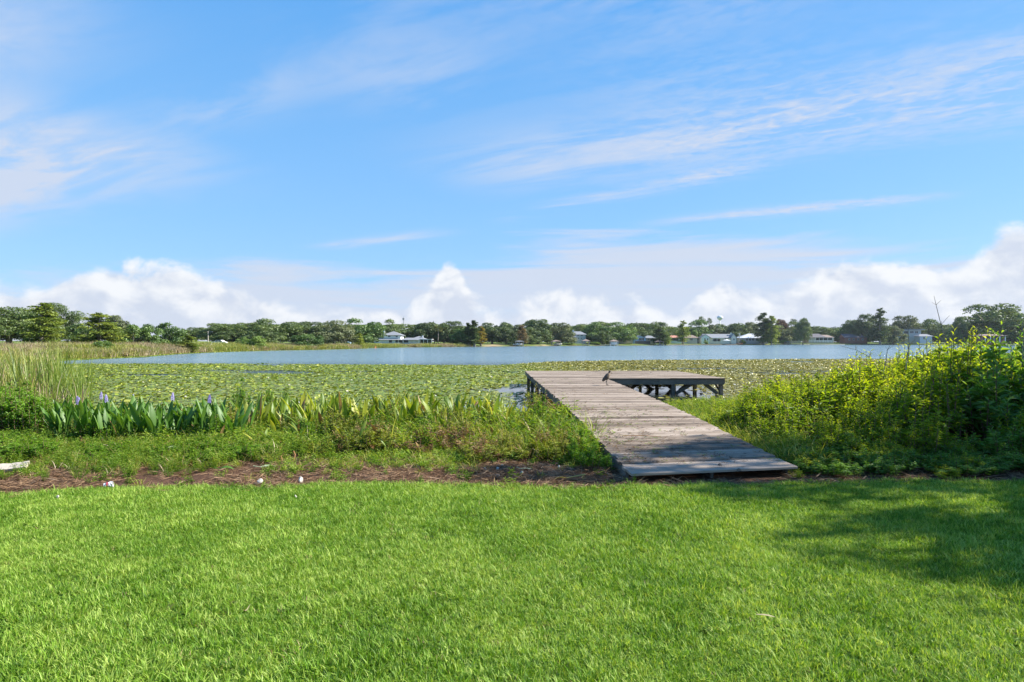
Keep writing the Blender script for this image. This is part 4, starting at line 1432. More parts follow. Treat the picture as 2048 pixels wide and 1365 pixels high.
e = empty('canoe', (at(1479, 484), 484, 0.75), 0.1)
tag(e, 'small red canoe on the shore between the cream house and white metal roof', 'canoe')
mb = MB()
for i in range(7):
    f = (i - 3) / 3
    w_ = 0.45 * (1 - f * f) + 0.02
    mb.v += [(f * 2.6, -w_, 0.5 + .15 * f * f), (f * 2.6, 0, 0.02 + .2 * f * f), (f * 2.6, w_, 0.5 + .15 * f * f)]
for i in range(6):
    a = i * 3
    mb.f += [(a, a + 3, a + 4, a + 1), (a + 1, a + 4, a + 5, a + 2), (a, a + 2, a + 5, a + 3)]
mb.build('hull', M_RUSTW, e)
MB().box(-0.15, 0.15, -0.35, 0.35, 0.5, 0.56).build('seat', M_TAN, e)

h = House('fence', 'low white rail fence on the lawn before the dark roofed house', 1640, 518, 684.4, cat='fence')
for i in range(9):
    h.column(1618 + i * 5.6, 681.2, 684.0, 0.0, 0.10, name='post')
for r in (681.5, 682.9):
    h.wall(1618, 1663, r, r + 0.5, 0.06, M_WHITE, -0.16, name='rail', down=0)


def jetty(label, c0, c1, d, zt=0.7):
    x0, x1 = at(c0, d), at(c1, d)
    e = empty('jetty', (x0, d, 0))
    tag(e, label, 'jetty')
    n = max(2, int((x1 - x0) / 3))
    MB().box(0, x1 - x0, 0, 1.6, zt - 0.12, zt).build('deck', M_POLE, e)
    MB().box(0.05, x1 - x0 - 0.05, -0.06, -0.003, zt - 0.3, zt - 0.02).build('fascia', M_POLE, e)
    for i in range(n + 1):
        x = (x1 - x0) * i / n
        for y in (0.2, 1.4):
            MB().tube([(x, y, -1.0), (x, y, zt + 0.5)], 0.12, 6).build('pile', M_POLE, e)


jetty('grey wooden jetty left of the white walled boathouse', 1200, 1221, 396)
jetty('grey wooden jetty right of the round dark tree', 1624, 1650, 512)
jetty('dark jetty between the lakeside cypresses and brown roofed bungalow', 1548, 1573, 503)


def seawall(label, c0, c1, mat, zt=0.85, back=1.0):
    n = max(2, int((c1 - c0) / 12))
    cs = np.linspace(c0, c1, n + 1)
    pts = [(at(c, float(far_d((c - 1024) / 1200)) + back), float(far_d((c - 1024) / 1200)) + back) for c in cs]
    mb = MB()
    for (x, y) in pts:
        mb.v += [(x, y, -0.6), (x, y, zt), (x, y + 0.5, zt), (x, y + 0.5, -0.6)]
    for i in range(n):
        a = i * 4
        mb.f += [(a, a + 4, a + 5, a + 1), (a + 1, a + 5, a + 6, a + 2), (a + 2, a + 6, a + 7, a + 3)]
    o = mb.build('seawall', mat)
    tag(o, label, 'seawall')


seawall('low dark timber seawall before the cream ranch house', 1402, 1474, M_BARK, 0.8)
seawall('pale concrete seawall right of the round dark tree', 1580, 1690, M_TAN, 0.7)
seawall('dark timber seawall below the pale blue house', 1336, 1398, M_BARK, 0.6)

# tan wall and cars behind the left reeds
h = House('boundary_wall', 'low tan boundary wall beyond the reeds by the utility pole', 380, 150, cat='wall')
h.wall(338, 422, 688.6, 692, 0.25, M_CREAM, 0, name='panel')
h.wall(337.5, 422.5, 688.2, 688.7, 0.4, M_WHITE, -0.07, name='coping', down=0)


def car(label, xc, d, mat, z):
    e = empty('parked_car', (at(xc, d), d, z))
    tag(e, label, 'car')
    prof = [(-2.2, .35), (-2.25, .75), (-1.9, .95), (-1.2, 1.0), (-0.7, 1.42), (0.75, 1.45), (1.45, 1.0), (2.1, .88), (2.25, .6), (2.2, .35)]
    mb = MB()
    k = len(prof)
    mb.v = [(x, -.85, zz) for x, zz in prof] + [(x, .85, zz) for x, zz in prof]
    mb.f = [tuple(range(k)), tuple(reversed(range(k, 2 * k)))] + [(i, k + i, k + (i + 1) % k, (i + 1) % k) for i in range(k)]
    mb.build('body', mat, e)
    for xa, xb in ((-0.95, -0.05), (0.05, 1.15)):
        MB().add([(xa, -.87, 1.0), (xb, -.87, 1.0), (min(xb, .75), -.86, 1.36), (max(xa, -.65), -.86, 1.36)], [(0, 1, 2, 3)]).build('side_window', M_GLASS, e)
    for x in (-1.4, 1.4):
        for y in (-.8, .8):
            MB().tube([(x, y - .1, .33), (x, y + .1, .33)], .33, 12).build('wheel', M_DARK, e)


car('small white car parked behind the left reeds beyond the utility pole', 439, 182, M_WHITE, CAM_Z + (HOR - 690.2) * 182 / FPX)
car('pale blue car half hidden under the mossy oak left of the white house', 690, 236, M_BLUEW, CAM_Z + (HOR - 689.5) * 236 / FPX)

# utility pole with lamp arm
d = 176
e = empty('utility_pole', (at(417, d), d, gz(at(417, d), d)))
tag(e, 'single pale wooden utility pole with short lamp arm beyond the left reeds', 'pole')
zt = CAM_Z + (HOR - 663) * d / FPX - e.location.z
MB().tube([(0, 0, -1), (-0.15, 0, zt)], [0.17, 0.11], 8).build('shaft', M_POLE, e)
MB().beam((-0.15, 0, zt - 0.3), (0.9, 0, zt - 0.1), 0.07, 0.07).build('arm', M_STEEL, e)
MB().box(0.75, 1.25, -.12, .12, zt - 0.22, zt - 0.06).build('lamp_head', M_STEEL, e)

# lattice radio mast
d = 900
x = at(807, d)
e = empty('radio_mast', (x, d, 2.0))
tag(e, 'thin dark radio mast with bulky top rising over the trees', 'mast')
zt = (HOR - 636) * d / FPX
mb = MB()
for k in range(3):
    a = k * 2.094
    mb.tube([(1.1 * math.cos(a), 1.1 * math.sin(a), 0), (0.7 * math.cos(a), 0.7 * math.sin(a), zt)], 0.16, 4)
mb.build('legs', M_STEEL, e)
mb = MB()
for i in range(12):
    z0, z1 = zt * i / 12, zt * (i + 1) / 12
    for k in range(3):
        a, b = (k + i) * 2.094, (k + i + 1) * 2.094
        mb.tube([(0.95 * math.cos(a), 0.95 * math.sin(a), z0), (0.95 * math.cos(b), 0.95 * math.sin(b), z1)], 0.10, 4)
mb.build('lattice', M_STEEL, e)['kind'] = 'stuff'
mb = MB()
mb.tube([(0, 0, zt - 3), (0, 0, zt)], 1.5, 8)
mb.build('antenna_head', M_STEEL, e)
MB().tube([(0, 0, zt), (0, 0, zt + 2.5)], 0.15, 5).build('rod', M_STEEL, e)

# water tower
d = 1250
x = at(1440, d)
e = empty('water_tower', (x, d, 2.0))
tag(e, 'pale water tower with bulb tank on a thin stem above the tree line', 'water tower')
zc = (HOR - 636) * d / FPX
prof = [(0.6, -5.6), (2.2, -4.6), (4.6, -2.6), (6.2, -0.3), (6.3, 0.8), (5.6, 2.6), (4.0, 3.9), (2.0, 4.6), (0.02, 4.8)]
mb = MB()
mb.tube([(0, 0, zc + z) for r, z in prof], [r for r, z in prof], 20)
mb.build('tank', M_TANK, e, True)
MB().tube([(0, 0, -2), (0, 0, 4), (0, 0, zc - 5.4)], [2.4, 0.95, 0.75], 12).build('stem', M_TANK, e, True)
# ================================================================== NEAR PLANTS
M_LAWN = leaf_mat('lawn_blades', ((0.068, 0.168, 0.009), (0.196, 0.380, 0.020), (0.46, 0.58, 0.130)), 0.41, 0.02, 0.5, 1.2, (1.25, 1.12, 0.5))
M_STRAW = leaf_mat('dry_straw', ((0.065, 0.035, 0.020), (0.165, 0.092, 0.052), (0.34, 0.22, 0.125)), 0.1, 0.03, 0.5)
M_WEED = leaf_mat('weed_leaves', ((0.065, 0.155, 0.010), (0.160, 0.290, 0.020), (0.34, 0.43, 0.070)), 0.42, 0.025, 0.35, 0.35)
M_WEEDY = leaf_mat('weed_grass', ((0.12, 0.18, 0.016), (0.27, 0.32, 0.034), (0.50, 0.47, 0.14)), 0.42, 0.025, 0.35, 0.35)
M_SHRUB = leaf_mat('shrub_leaves', ((0.080, 0.165, 0.012), (0.215, 0.325, 0.018), (0.50, 0.56, 0.035)), 0.52, 0.025, 0.25, 0.0, (1.5, 1.35, 0.4))
M_DARKSHRUB = leaf_mat('broad_shrub_leaves', ((0.060, 0.160, 0.020), (0.130, 0.270, 0.034), (0.25, 0.39, 0.050)), 0.50, 0.035, 0.25)
M_BRIGHT = leaf_mat('fresh_weed_leaves', ((0.070, 0.175, 0.010), (0.155, 0.315, 0.018), (0.28, 0.43, 0.045)), 0.44, 0.025, 0.3)
M_PICK = leaf_mat('pickerelweed_leaves', ((0.045, 0.120, 0.012), (0.085, 0.195, 0.020), (0.15, 0.28, 0.040)), 0.40, 0.035, 0.5)
M_PICKY = leaf_mat('yellowing_leaves', ((0.090, 0.165, 0.010), (0.185, 0.275, 0.018), (0.38, 0.39, 0.050)), 0.42, 0.035, 0.8)
M_DEADLEAF = leaf_mat('dead_leaves', ((0.16, 0.085, 0.035), (0.28, 0.17, 0.07), (0.42, 0.30, 0.13)), 0.2, 0.04, 0.5)
M_REED = leaf_mat('reed_blades', ((0.14, 0.20, 0.030), (0.27, 0.31, 0.06), (0.46, 0.43, 0.15)), 0.36, 0.03, 0.8)
M_CAT = leaf_mat('cattail_blades', ((0.085, 0.15, 0.018), (0.165, 0.24, 0.032), (0.31, 0.36, 0.075)), 0.38, 0.03, 0.4)
M_DRYREED = leaf_mat('dry_reeds', ((0.22, 0.16, 0.09), (0.36, 0.28, 0.17), (0.52, 0.43, 0.28)), 0.25, 0.04, 0.4)
M_TWIG = plain('dry_twig', (0.30, 0.25, 0.20), 0.9, 0.15)
M_STEM = plain('brown_stem', (0.16, 0.10, 0.06), 0.9, 0.2)


def blade_tuft(seed, n, L0, L1, w0, w1, spread, lean, mat, bend=(0.1, 0.5), name='tuft', tone=(0.15, 0.85)):
    rng = np.random.default_rng(seed)
    a = rng.uniform(0, 2 * math.pi, n)
    r = spread * np.sqrt(rng.uniform(0, 1, n))
    p = np.stack([np.cos(a) * r, np.sin(a) * r, np.full(n, -0.005)], 1)
    b = a + rng.normal(0, 0.9, n)
    tl = np.abs(rng.normal(0, lean, n)) if lean > 0 else rng.uniform(1.35, 1.62, n)
    d = np.stack([np.cos(b) * np.sin(tl), np.sin(b) * np.sin(tl), np.cos(tl)], 1)
    nr = np.stack([-np.cos(b), -np.sin(b), 0.35 * np.ones(n)], 1) + rng.normal(0, 0.3, (n, 3))
    v, f, t = leaves(p, d, nr, rng.uniform(L0, L1, n), rng.uniform(w0, w1, n), rng.uniform(*tone, n), rng.uniform(*bend, n), 0.12, 2)
    return mesh_np(name, v, f, mat, t)


def herb(seed, H, nst, per, L, W, mat, spread=0.12, lean=0.35, name='herb', droop=0.3):
    """leafy weed: a few stems set with pointed leaves"""
    rng = np.random.default_rng(seed)
    parts = []
    for s in range(nst):
        a = rng.uniform(0, 2 * math.pi)
        tl = abs(rng.normal(0, lean))
        h = H * rng.uniform(0.6, 1.1)
        b = np.array([math.cos(a), math.sin(a), 0]) * spread * rng.uniform(0, 1)
        e = b + np.array([math.cos(a) * math.sin(tl), math.sin(a) * math.sin(tl), math.cos(tl)]) * h
        parts.append(stem_geo(b, e, 0.006 * H / 0.4 + 0.002, 0.002, 0.25))
        q = np.linspace(0.12, 1.0, per)
        an = np.arange(per) * 2.4 + rng.uniform(0, 6)
        p = b + q[:, None] * (e - b)
        up = 0.25 + 0.7 * q
        d = np.stack([np.cos(an), np.sin(an), up * 0.8], 1) + rng.normal(0, 0.2, (per, 3))
        nr = np.stack([-np.cos(an) * 0.4, -np.sin(an) * 0.4, np.ones(per)], 1)
        sz = L * (1.1 - 0.45 * q) * rng.uniform(0.7, 1.25, per)
        parts.append(leaves(p, d, nr, sz, sz * W / L, np.clip(0.30 + 0.35 * q + rng.normal(0, 0.14, per), 0, 1), droop, 0.18))
    v, f, t = join_geo(parts)
    return mesh_np(name, v, f, mat, t)


def inst(name, pts, rng, scl, srcs, tilt=0.12, kind_label=None, cat=None):
    o = scatter(name, pts, rots(rng, len(pts), tilt), scl, rng.integers(0, len(srcs), len(pts)), srcs)
    tag(o, kind_label, cat, kind='stuff')
    return o


# ---- mown lawn
def build_lawn():
    rng = np.random.default_rng(1)
    srcs = [blade_tuft(20 + i, 30, 0.026, 0.078, 0.0026, 0.0058, 0.055, 0.62, M_LAWN, (0.1, 0.5), 'tuft', (-0.05, 1.0)) for i in range(6)]
    srcs += [blade_tuft(40 + i, 14, 0.05, 0.125, 0.0032, 0.0070, 0.05, 0.65, M_LAWN, tone=(0.2, 1.0)) for i in range(2)]
    srcs += [blade_tuft(50, 14, 0.03, 0.09, 0.003, 0.006, 0.05, 0.8, M_STRAW, tone=(0.5, 1.0)), herb(51, 0.06, 5, 6, 0.030, 0.020, M_WEED, 0.05, 0.8)]
    P = []
    n = 250000
    P.append(np.stack([rng.uniform(-13, 13, n), rng.uniform(1.6, 9.2, n)], 1))
    n = 90000
    P.append(np.stack([rng.uniform(-20, 20, n), rng.uniform(-6, 9.2, n)], 1))
    P = np.concatenate(P)
    P = P[P[:, 1] < lawn_d(P[:, 0]) + rng.normal(0.0, 0.10, len(P))]
    # worn and clumpy spots
    keep = fbm(P[:, 0], P[:, 1], 4, 1.6, 3) + rng.uniform(-0.25, 0.25, len(P)) > 0.24
    P = P[keep]
    z = ground_z(P[:, 0], P[:, 1])
    hgt = 0.58 + 0.6 * fbm(P[:, 0], P[:, 1], 8, 0.9, 3)
    scl = hgt * rng.uniform(0.75, 1.25, len(P))
    idx = rng.choice(10, len(P), p=[0.14] * 6 + [0.055, 0.055, 0.02, 0.03])
    o = scatter('lawn_grass', np.column_stack([P, z]), rots(rng, len(P), 0.18), scl, idx, srcs)
    tag(o, 'bright green mown lawn grass in the foreground', 'grass', kind='stuff')


build_lawn()


# ---- bank between lawn and lake
def bank_points(rng, n, x0, x1, off0, off1):
    x = rng.uniform(x0, x1, n)
    a, b = lawn_d(x) + off0, near_d(x) + off1
    y = a + (b - a) * rng.uniform(0, 1, n)
    inside = (x < np.interp(y, LEFT[:, 0], LEFT[:, 1]) + 0.12) | (x > np.interp(y, RIGHT[:, 0], RIGHT[:, 1]) - 0.12) | (y < 8.7)
    return x[inside], y[inside]


def build_bank():
    rng = np.random.default_rng(2)
    # dry clippings on bare soil
    srcs = [blade_tuft(60 + i, 16, 0.08, 0.26, 0.004, 0.009, 0.13, -1.0, M_STRAW, (0.0, 0.1), 'clippings') for i in range(4)]
    x, y = bank_points(rng, 19000, -13, 8, -0.10, -1.0)
    f = (y - lawn_d(x)) / 3.4
    k = (rng.uniform(0, 1, len(x)) > np.clip(f - 0.55, 0, 0.75)) & (fbm(x, y, 12, 1.1, 3) > 0.33)
    x, y = x[k], y[k]
    inst('dry_clippings', np.column_stack([x, y, ground_z(x, y) + 0.012]), rng, rng.uniform(0.5, 1.2, len(x)), srcs, 0.10, 'brown dry clippings strewn on the bare soil strip', 'clippings')
    # low creeping weeds and grass on the strip, taller toward the water
    small = [herb(70 + i, 0.14, 7, 7, 0.06, 0.018, M_WEED, 0.09, 0.9) for i in range(4)] + [blade_tuft(80 + i, 22, 0.06, 0.18, 0.004, 0.009, 0.07, 0.8, M_WEEDY) for i in range(4)]
    x, y = bank_points(rng, 13000, -14, 6.5, -0.1, 0.3)
    g = (y - lawn_d(x)) / (near_d(x) - lawn_d(x))
    patch = fbm(x, y, 21, 0.7, 3)
    k = rng.uniform(0, 1, len(x)) < np.clip((patch - 0.52) * 3.2 + (g - 0.22) * 4.0, 0.07, 1)
    x, y, g = x[k], y[k], g[k]
    inst('creeping_weeds', np.column_stack([x, y, ground_z(x, y)]), rng, rng.uniform(0.6, 1.3, len(x)) * (0.8 + 0.9 * g), small, 0.2, 'low creeping green weeds covering the lake bank', 'weeds')
    # tangle of taller weeds
    tall = [herb(90 + i, 0.42, 8, 12, 0.10, 0.024, M_WEED, 0.14, 0.5) for i in range(5)]
    tally = [blade_tuft(100 + i, 24, 0.22, 0.52, 0.006, 0.013, 0.10, 0.5, M_WEEDY, (0.15, 0.7)) for i in range(5)]
    dead = [blade_tuft(110 + i, 14, 0.15, 0.45, 0.008, 0.020, 0.12, 1.0, [M_DEADLEAF, M_DRYREED][i], (0.1, 0.8)) for i in range(2)]
    x, y = bank_points(rng, 7800, -14, 1.6, 0.9, 0.2)
    g = (y - lawn_d(x)) / (near_d(x) - lawn_d(x))
    k = rng.uniform(0, 1, len(x)) < np.clip((g - 0.20) * 3.2 + (fbm(x, y, 33, 0.8, 3) - 0.5) * 2.4, 0, 1)
    x, y, g = x[k], y[k], g[k]
    side = np.clip((x + 6) / 6 + rng.normal(0, 0.35, len(x)), 0, 1)
    idx = np.where(rng.uniform(0, 1, len(x)) < 0.15, rng.integers(10, 12, len(x)), np.where(side > 0.5, rng.integers(3, 10, len(x)), rng.integers(0, 6, len(x))))
    scl = rng.uniform(0.6, 1.15, len(x)) * np.interp(g, [0.15, 0.4, 0.7, 1.0], [0.6, 1.15, 1.45, 1.1]) * (0.7 + 0.6 * fbm(x, y, 51, 1.3, 2)) * np.interp(x, [-12, -5, -2], [0.55, 0.72, 1.1])
    o = scatter('bank_weeds', np.column_stack([x, y, ground_z(x, y)]), rots(rng, len(x), 0.2), scl, idx, tall + tally + dead)
    tag(o, 'tangled knee-high weeds on the bank left of the dock', 'weeds', kind='stuff')
    # grass right of the dock
    x = rng.uniform(4.0, 8.6, 2600)
    y = rng.uniform(9.6, 21.0, 2600)
    k = (x > np.interp(y, RIGHT[:, 0], RIGHT[:, 1]) + 0.12) & (y < near_d(x) + 0.3) & (x < 4.8 + (y - 9) * 0.30)
    x, y = x[k], y[k]
    o = scatter('bank_grass', np.column_stack([x, y, ground_z(x, y)]), rots(rng, len(x), 0.18), rng.uniform(0.6, 1.15, len(x)), rng.integers(0, 7, len(x)), tally + tall[:2])
    tag(o, 'bright green tall grass along the right edge of the dock', 'grass', kind='stuff')


build_bank()


# ---- pickerelweed
def pick_leaf(seed, mat):
    rng = np.random.default_rng(seed)
    H = 1.0
    parts = [stem_geo((0, 0, -0.1), (0.03, 0, 0.50), 0.011, 0.007, 0.35, 4)]
    # blade: lance shaped, slightly cupped and arched
    k = 7
    q = np.linspace(0, 1, k)
    wd = 0.062 * np.sin(np.pi * np.clip(q * 0.86 + 0.14, 0, 1)) ** 0.8
    wd[-1] = 0.002
    arch = 0.10 * q ** 2 * rng.uniform(0.2, 1.6)
    cx = 0.03 + arch
    cz = 0.48 + 0.50 * q
    v = []
    for i in range(k):
        v += [(cx[i] + 0.012, -wd[i], cz[i]), (cx[i], 0, cz[i]), (cx[i] + 0.012, wd[i], cz[i])]
    f = []
    for i in range(k - 1):
        a = i * 3
        f += [(a, a + 1, a + 4, a + 3), (a + 1, a + 2, a + 5, a + 4)]
    parts.append((np.array(v), [np.array(f)], np.full(len(v), rng.uniform(0.3, 0.7))))
    v, f, t = join_geo(parts)
    return mesh_np('leaf', v, f, mat, t, smooth=True)


def build_pickerel():
    rng = random.Random(4)
    green = [pick_leaf(i, M_PICK) for i in range(5)]
    yellow = [pick_leaf(10 + i, M_PICKY) for i in range(6)]
    brown = pick_leaf(30, M_DEADLEAF)
    violet = plain('violet_petals', (0.26, 0.22, 0.48), 0.7, 0.2)
    mb = MB()
    frng = random.Random(8)
    mb.tube([(0, 0, -0.1), (0.02, 0, 0.62), (0.0, 0, 0.86)], [0.009, 0.007, 0.004], 5)
    stalk = mb.mesh('flower_stalk', M_CAT)
    mb = MB()
    for i in range(60):
        z = 0.86 + 0.17 * i / 60
        a = i * 2.4
        r = 0.026 * (1 - (i / 60) ** 3) + 0.004
        c = Vector((math.cos(a) * r, math.sin(a) * r, z))
        mb.add([c + Vector((0.012, 0, 0)), c + Vector((-0.006, 0.011, 0.004)), c + Vector((-0.006, -0.011, 0.004)), c + Vector((0, 0, 0.016))], [(0, 1, 3), (1, 2, 3), (2, 0, 3), (0, 2, 1)])
    spike = mb.mesh('flower_spike', violet)
    spots = []
    for i in range(84):                                     # dark green stand on the left
        c = 120 + (480 - 120) * (i + rng.uniform(-0.6, 0.6)) / 84
        spots.append((c, rng.uniform(12.2, 14.4), 0))
    for i in range(124):                                     # yellowing stand toward the dock
        c = 478 + (1005 - 478) * (i + rng.uniform(-0.7, 0.7)) / 124
        spots.append((c, rng.uniform(13.2, 16.0), 1))
    for i in range(46):                                     # bent and broken ones in the tangle
        spots.append((rng.uniform(400, 1010), rng.uniform(11.2, 13.2), 2))
    for c, d in ((1028, 13.6), (1046, 14.6), (1063, 15.5), (980, 13.4), (1010, 12.8)):
        spots.append((c, d, 1))
    flowers = {166: 0, 178: 0, 198: 0, 234: 0, 276: 0, 346: 0, 419: 0, 412: 0}
    for c, d, kind in spots:
        x = at(c, d)
        z = min(0.0, gz(x, d)) if d > near_d(x) else gz(x, d)
        z = max(z, -0.1)
        top = (rng.uniform(786, 806) if kind == 0 else rng.uniform(776, 808)) if c < 1005 else rng.uniform(796, 822)
        hgt = max(0.45, CAM_Z - (top - HOR) * d / FPX - z)
        if kind == 2:
            hgt = rng.uniform(0.45, 0.8)
        e = empty('pickerelweed', (x, d, z), rng.uniform(0, 6.28), hgt)
        near_fl = [k for k, v in flowers.items() if v == 0 and abs(k - c) < 9]
        if kind == 0:
            tag(e, 'dark green pickerelweed plant in the broad-leaved stand at left', 'plant', 'dark green pickerelweed at left')
        elif kind == 2:
            tag(e, 'bent and broken pickerelweed in the weedy tangle below the stand', 'plant', 'broken pickerelweed in the bank tangle')
        else:
            k = 0 if c < 650 else 1 if c < 830 else 2
            tag(e, ['yellow-green pickerelweed in the left third of the yellowing stand', 'yellow-green pickerelweed in the middle of the yellowing stand', 'yellow-green pickerelweed in the dock-side third of the yellowing stand'][k],
                'plant', ['left third of the yellowing stand', 'middle of the yellowing stand', 'dock-side third of the yellowing stand'][k])
        for j in range(rng.randint(6, 8) if kind < 2 else 4):
            bent = 0.45 if kind == 2 else 0.0
            src = green if kind == 0 else yellow
            me = brown if rng.random() < (0.02 if kind == 0 else 0.06 if kind == 1 else 0.22) else rng.choice(src)
            s = rng.uniform(0.50, 1.06)
            o = obj('leaf', me, e, (rng.uniform(-.13, .13), rng.uniform(-.13, .13), 0), (rng.gauss(0, 0.17 + bent), abs(rng.gauss(0.07, 0.24 + bent)), rng.uniform(0, 6.28)), (s * 1.05, s * rng.uniform(0.65, 1.05), s))
        if near_fl:
            flowers[near_fl[0]] = 1
            for nm, me in (('flower_stalk', stalk), ('flower_spike', spike)):
                obj(nm, me, e, (0.05, -0.05, 0.0), (0.05, 0.04, 0), (0.95, 0.95, 1.06))
            del e['group']
            e['label'] = 'pickerelweed with violet flower spike, ' + ['leftmost of the flowering ones', 'second flowering one from left', 'third flowering one from left', 'fourth flowering one from left', 'fifth flowering one from left', 'sixth flowering one from left', 'last pair of flowering ones toward the dock', 'last flowering one before the tall broadleaf weed'][sum(flowers.values()) - 1]


build_pickerel()


# ---- leafy shrubs
def shrub_mesh(seed, H, spread, nst, mat, L=0.12, W=0.030, per=34, name='foliage', side=5):
    rng = np.random.default_rng(seed)
    parts, stems = [], MB()
    for s in range(nst):
        a = rng.uniform(0, 2 * math.pi)
        r = math.sqrt(rng.uniform(0, 1))
        h = H * (1.0 - 0.38 * r ** 1.5) * rng.uniform(0.78, 1.08)
        b = np.array([math.cos(a) * r * spread * 0.45, math.sin(a) * r * spread * 0.45, 0])
        e = np.array([math.cos(a) * r * spread, math.sin(a) * r * spread, h]) + np.append(rng.normal(0, 0.07, 2), 0)
        m = (b + e) / 2 + np.array([math.cos(a), math.sin(a), 0]) * 0.10 * r
        stems.tube([b, m, e], [0.010, 0.007, 0.003], 4, cap=False)
        tips = [(m * 0.35 + b * 0.65, e, per, 1.0)]
        for k in range(side):
            q = rng.uniform(0.25, 0.85)
            o = b + (e - b) * q
            an = rng.uniform(0, 2 * math.pi)
            ln = H * 0.26 * rng.uniform(0.5, 1.1) * (1.15 - q)
            t = o + np.array([math.cos(an) * 0.75, math.sin(an) * 0.75, 0.65]) * ln
            stems.tube([o, t], [0.005, 0.002], 3, cap=False)
            tips.append((o, t, max(7, int(per * 0.42)), 0.85))
        for o, t, n, sc in tips:
            q = np.linspace(0.1, 1.0, n) ** 0.8
            an = np.arange(n) * 2.4 + rng.uniform(0, 6)
            p = o + q[:, None] * (t - o)
            ax = unit((t - o)[None])[0]
            d = np.stack([np.cos(an), np.sin(an), np.zeros(n)], 1) + ax[None] * (0.25 + 0.75 * q[:, None] ** 2) + rng.normal(0, 0.18, (n, 3))
            nr = ax[None] * 1.0 - 0.3 * d + rng.normal(0, 0.2, (n, 3))
            sz = L * sc * np.sin(np.clip(q * 2.5 + 0.45, 0, 2.75)) * rng.uniform(0.7, 1.3, n) + 0.025
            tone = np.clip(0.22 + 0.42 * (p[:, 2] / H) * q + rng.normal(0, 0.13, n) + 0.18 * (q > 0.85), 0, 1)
            parts.append(leaves(p, d, nr, sz, sz * W / L, tone, rng.uniform(0.1, 0.4, n), 0.15))
    v, f, t = join_geo(parts)
    return mesh_np(name, v, f, mat, t), stems.mesh('stem', M_STEM)


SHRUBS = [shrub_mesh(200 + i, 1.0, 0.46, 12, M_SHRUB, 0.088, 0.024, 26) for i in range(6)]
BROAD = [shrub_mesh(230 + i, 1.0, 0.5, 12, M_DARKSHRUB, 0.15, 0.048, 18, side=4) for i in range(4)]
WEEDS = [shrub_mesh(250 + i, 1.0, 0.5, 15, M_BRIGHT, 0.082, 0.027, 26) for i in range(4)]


YWEEDS = [shrub_mesh(270 + i, 1.0, 0.55, 13, M_WEEDY, 0.10, 0.026, 20) for i in range(3)] + [shrub_mesh(280, 1.0, 0.55, 11, M_DEADLEAF, 0.09, 0.022, 12)]


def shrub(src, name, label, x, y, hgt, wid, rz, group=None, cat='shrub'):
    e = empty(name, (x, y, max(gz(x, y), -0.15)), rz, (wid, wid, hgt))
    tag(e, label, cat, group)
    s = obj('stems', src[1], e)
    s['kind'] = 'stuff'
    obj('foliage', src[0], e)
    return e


TOP_X = np.array([1380, 1430, 1460, 1500, 1540, 1590, 1640, 1700, 1740, 1790, 1850, 1905, 1960, 2000, 2060, 2300])
TOP_Y = np.array([845, 815, 798, 772, 745, 748, 738, 722, 712, 700, 690, 670, 664, 682, 662, 640])


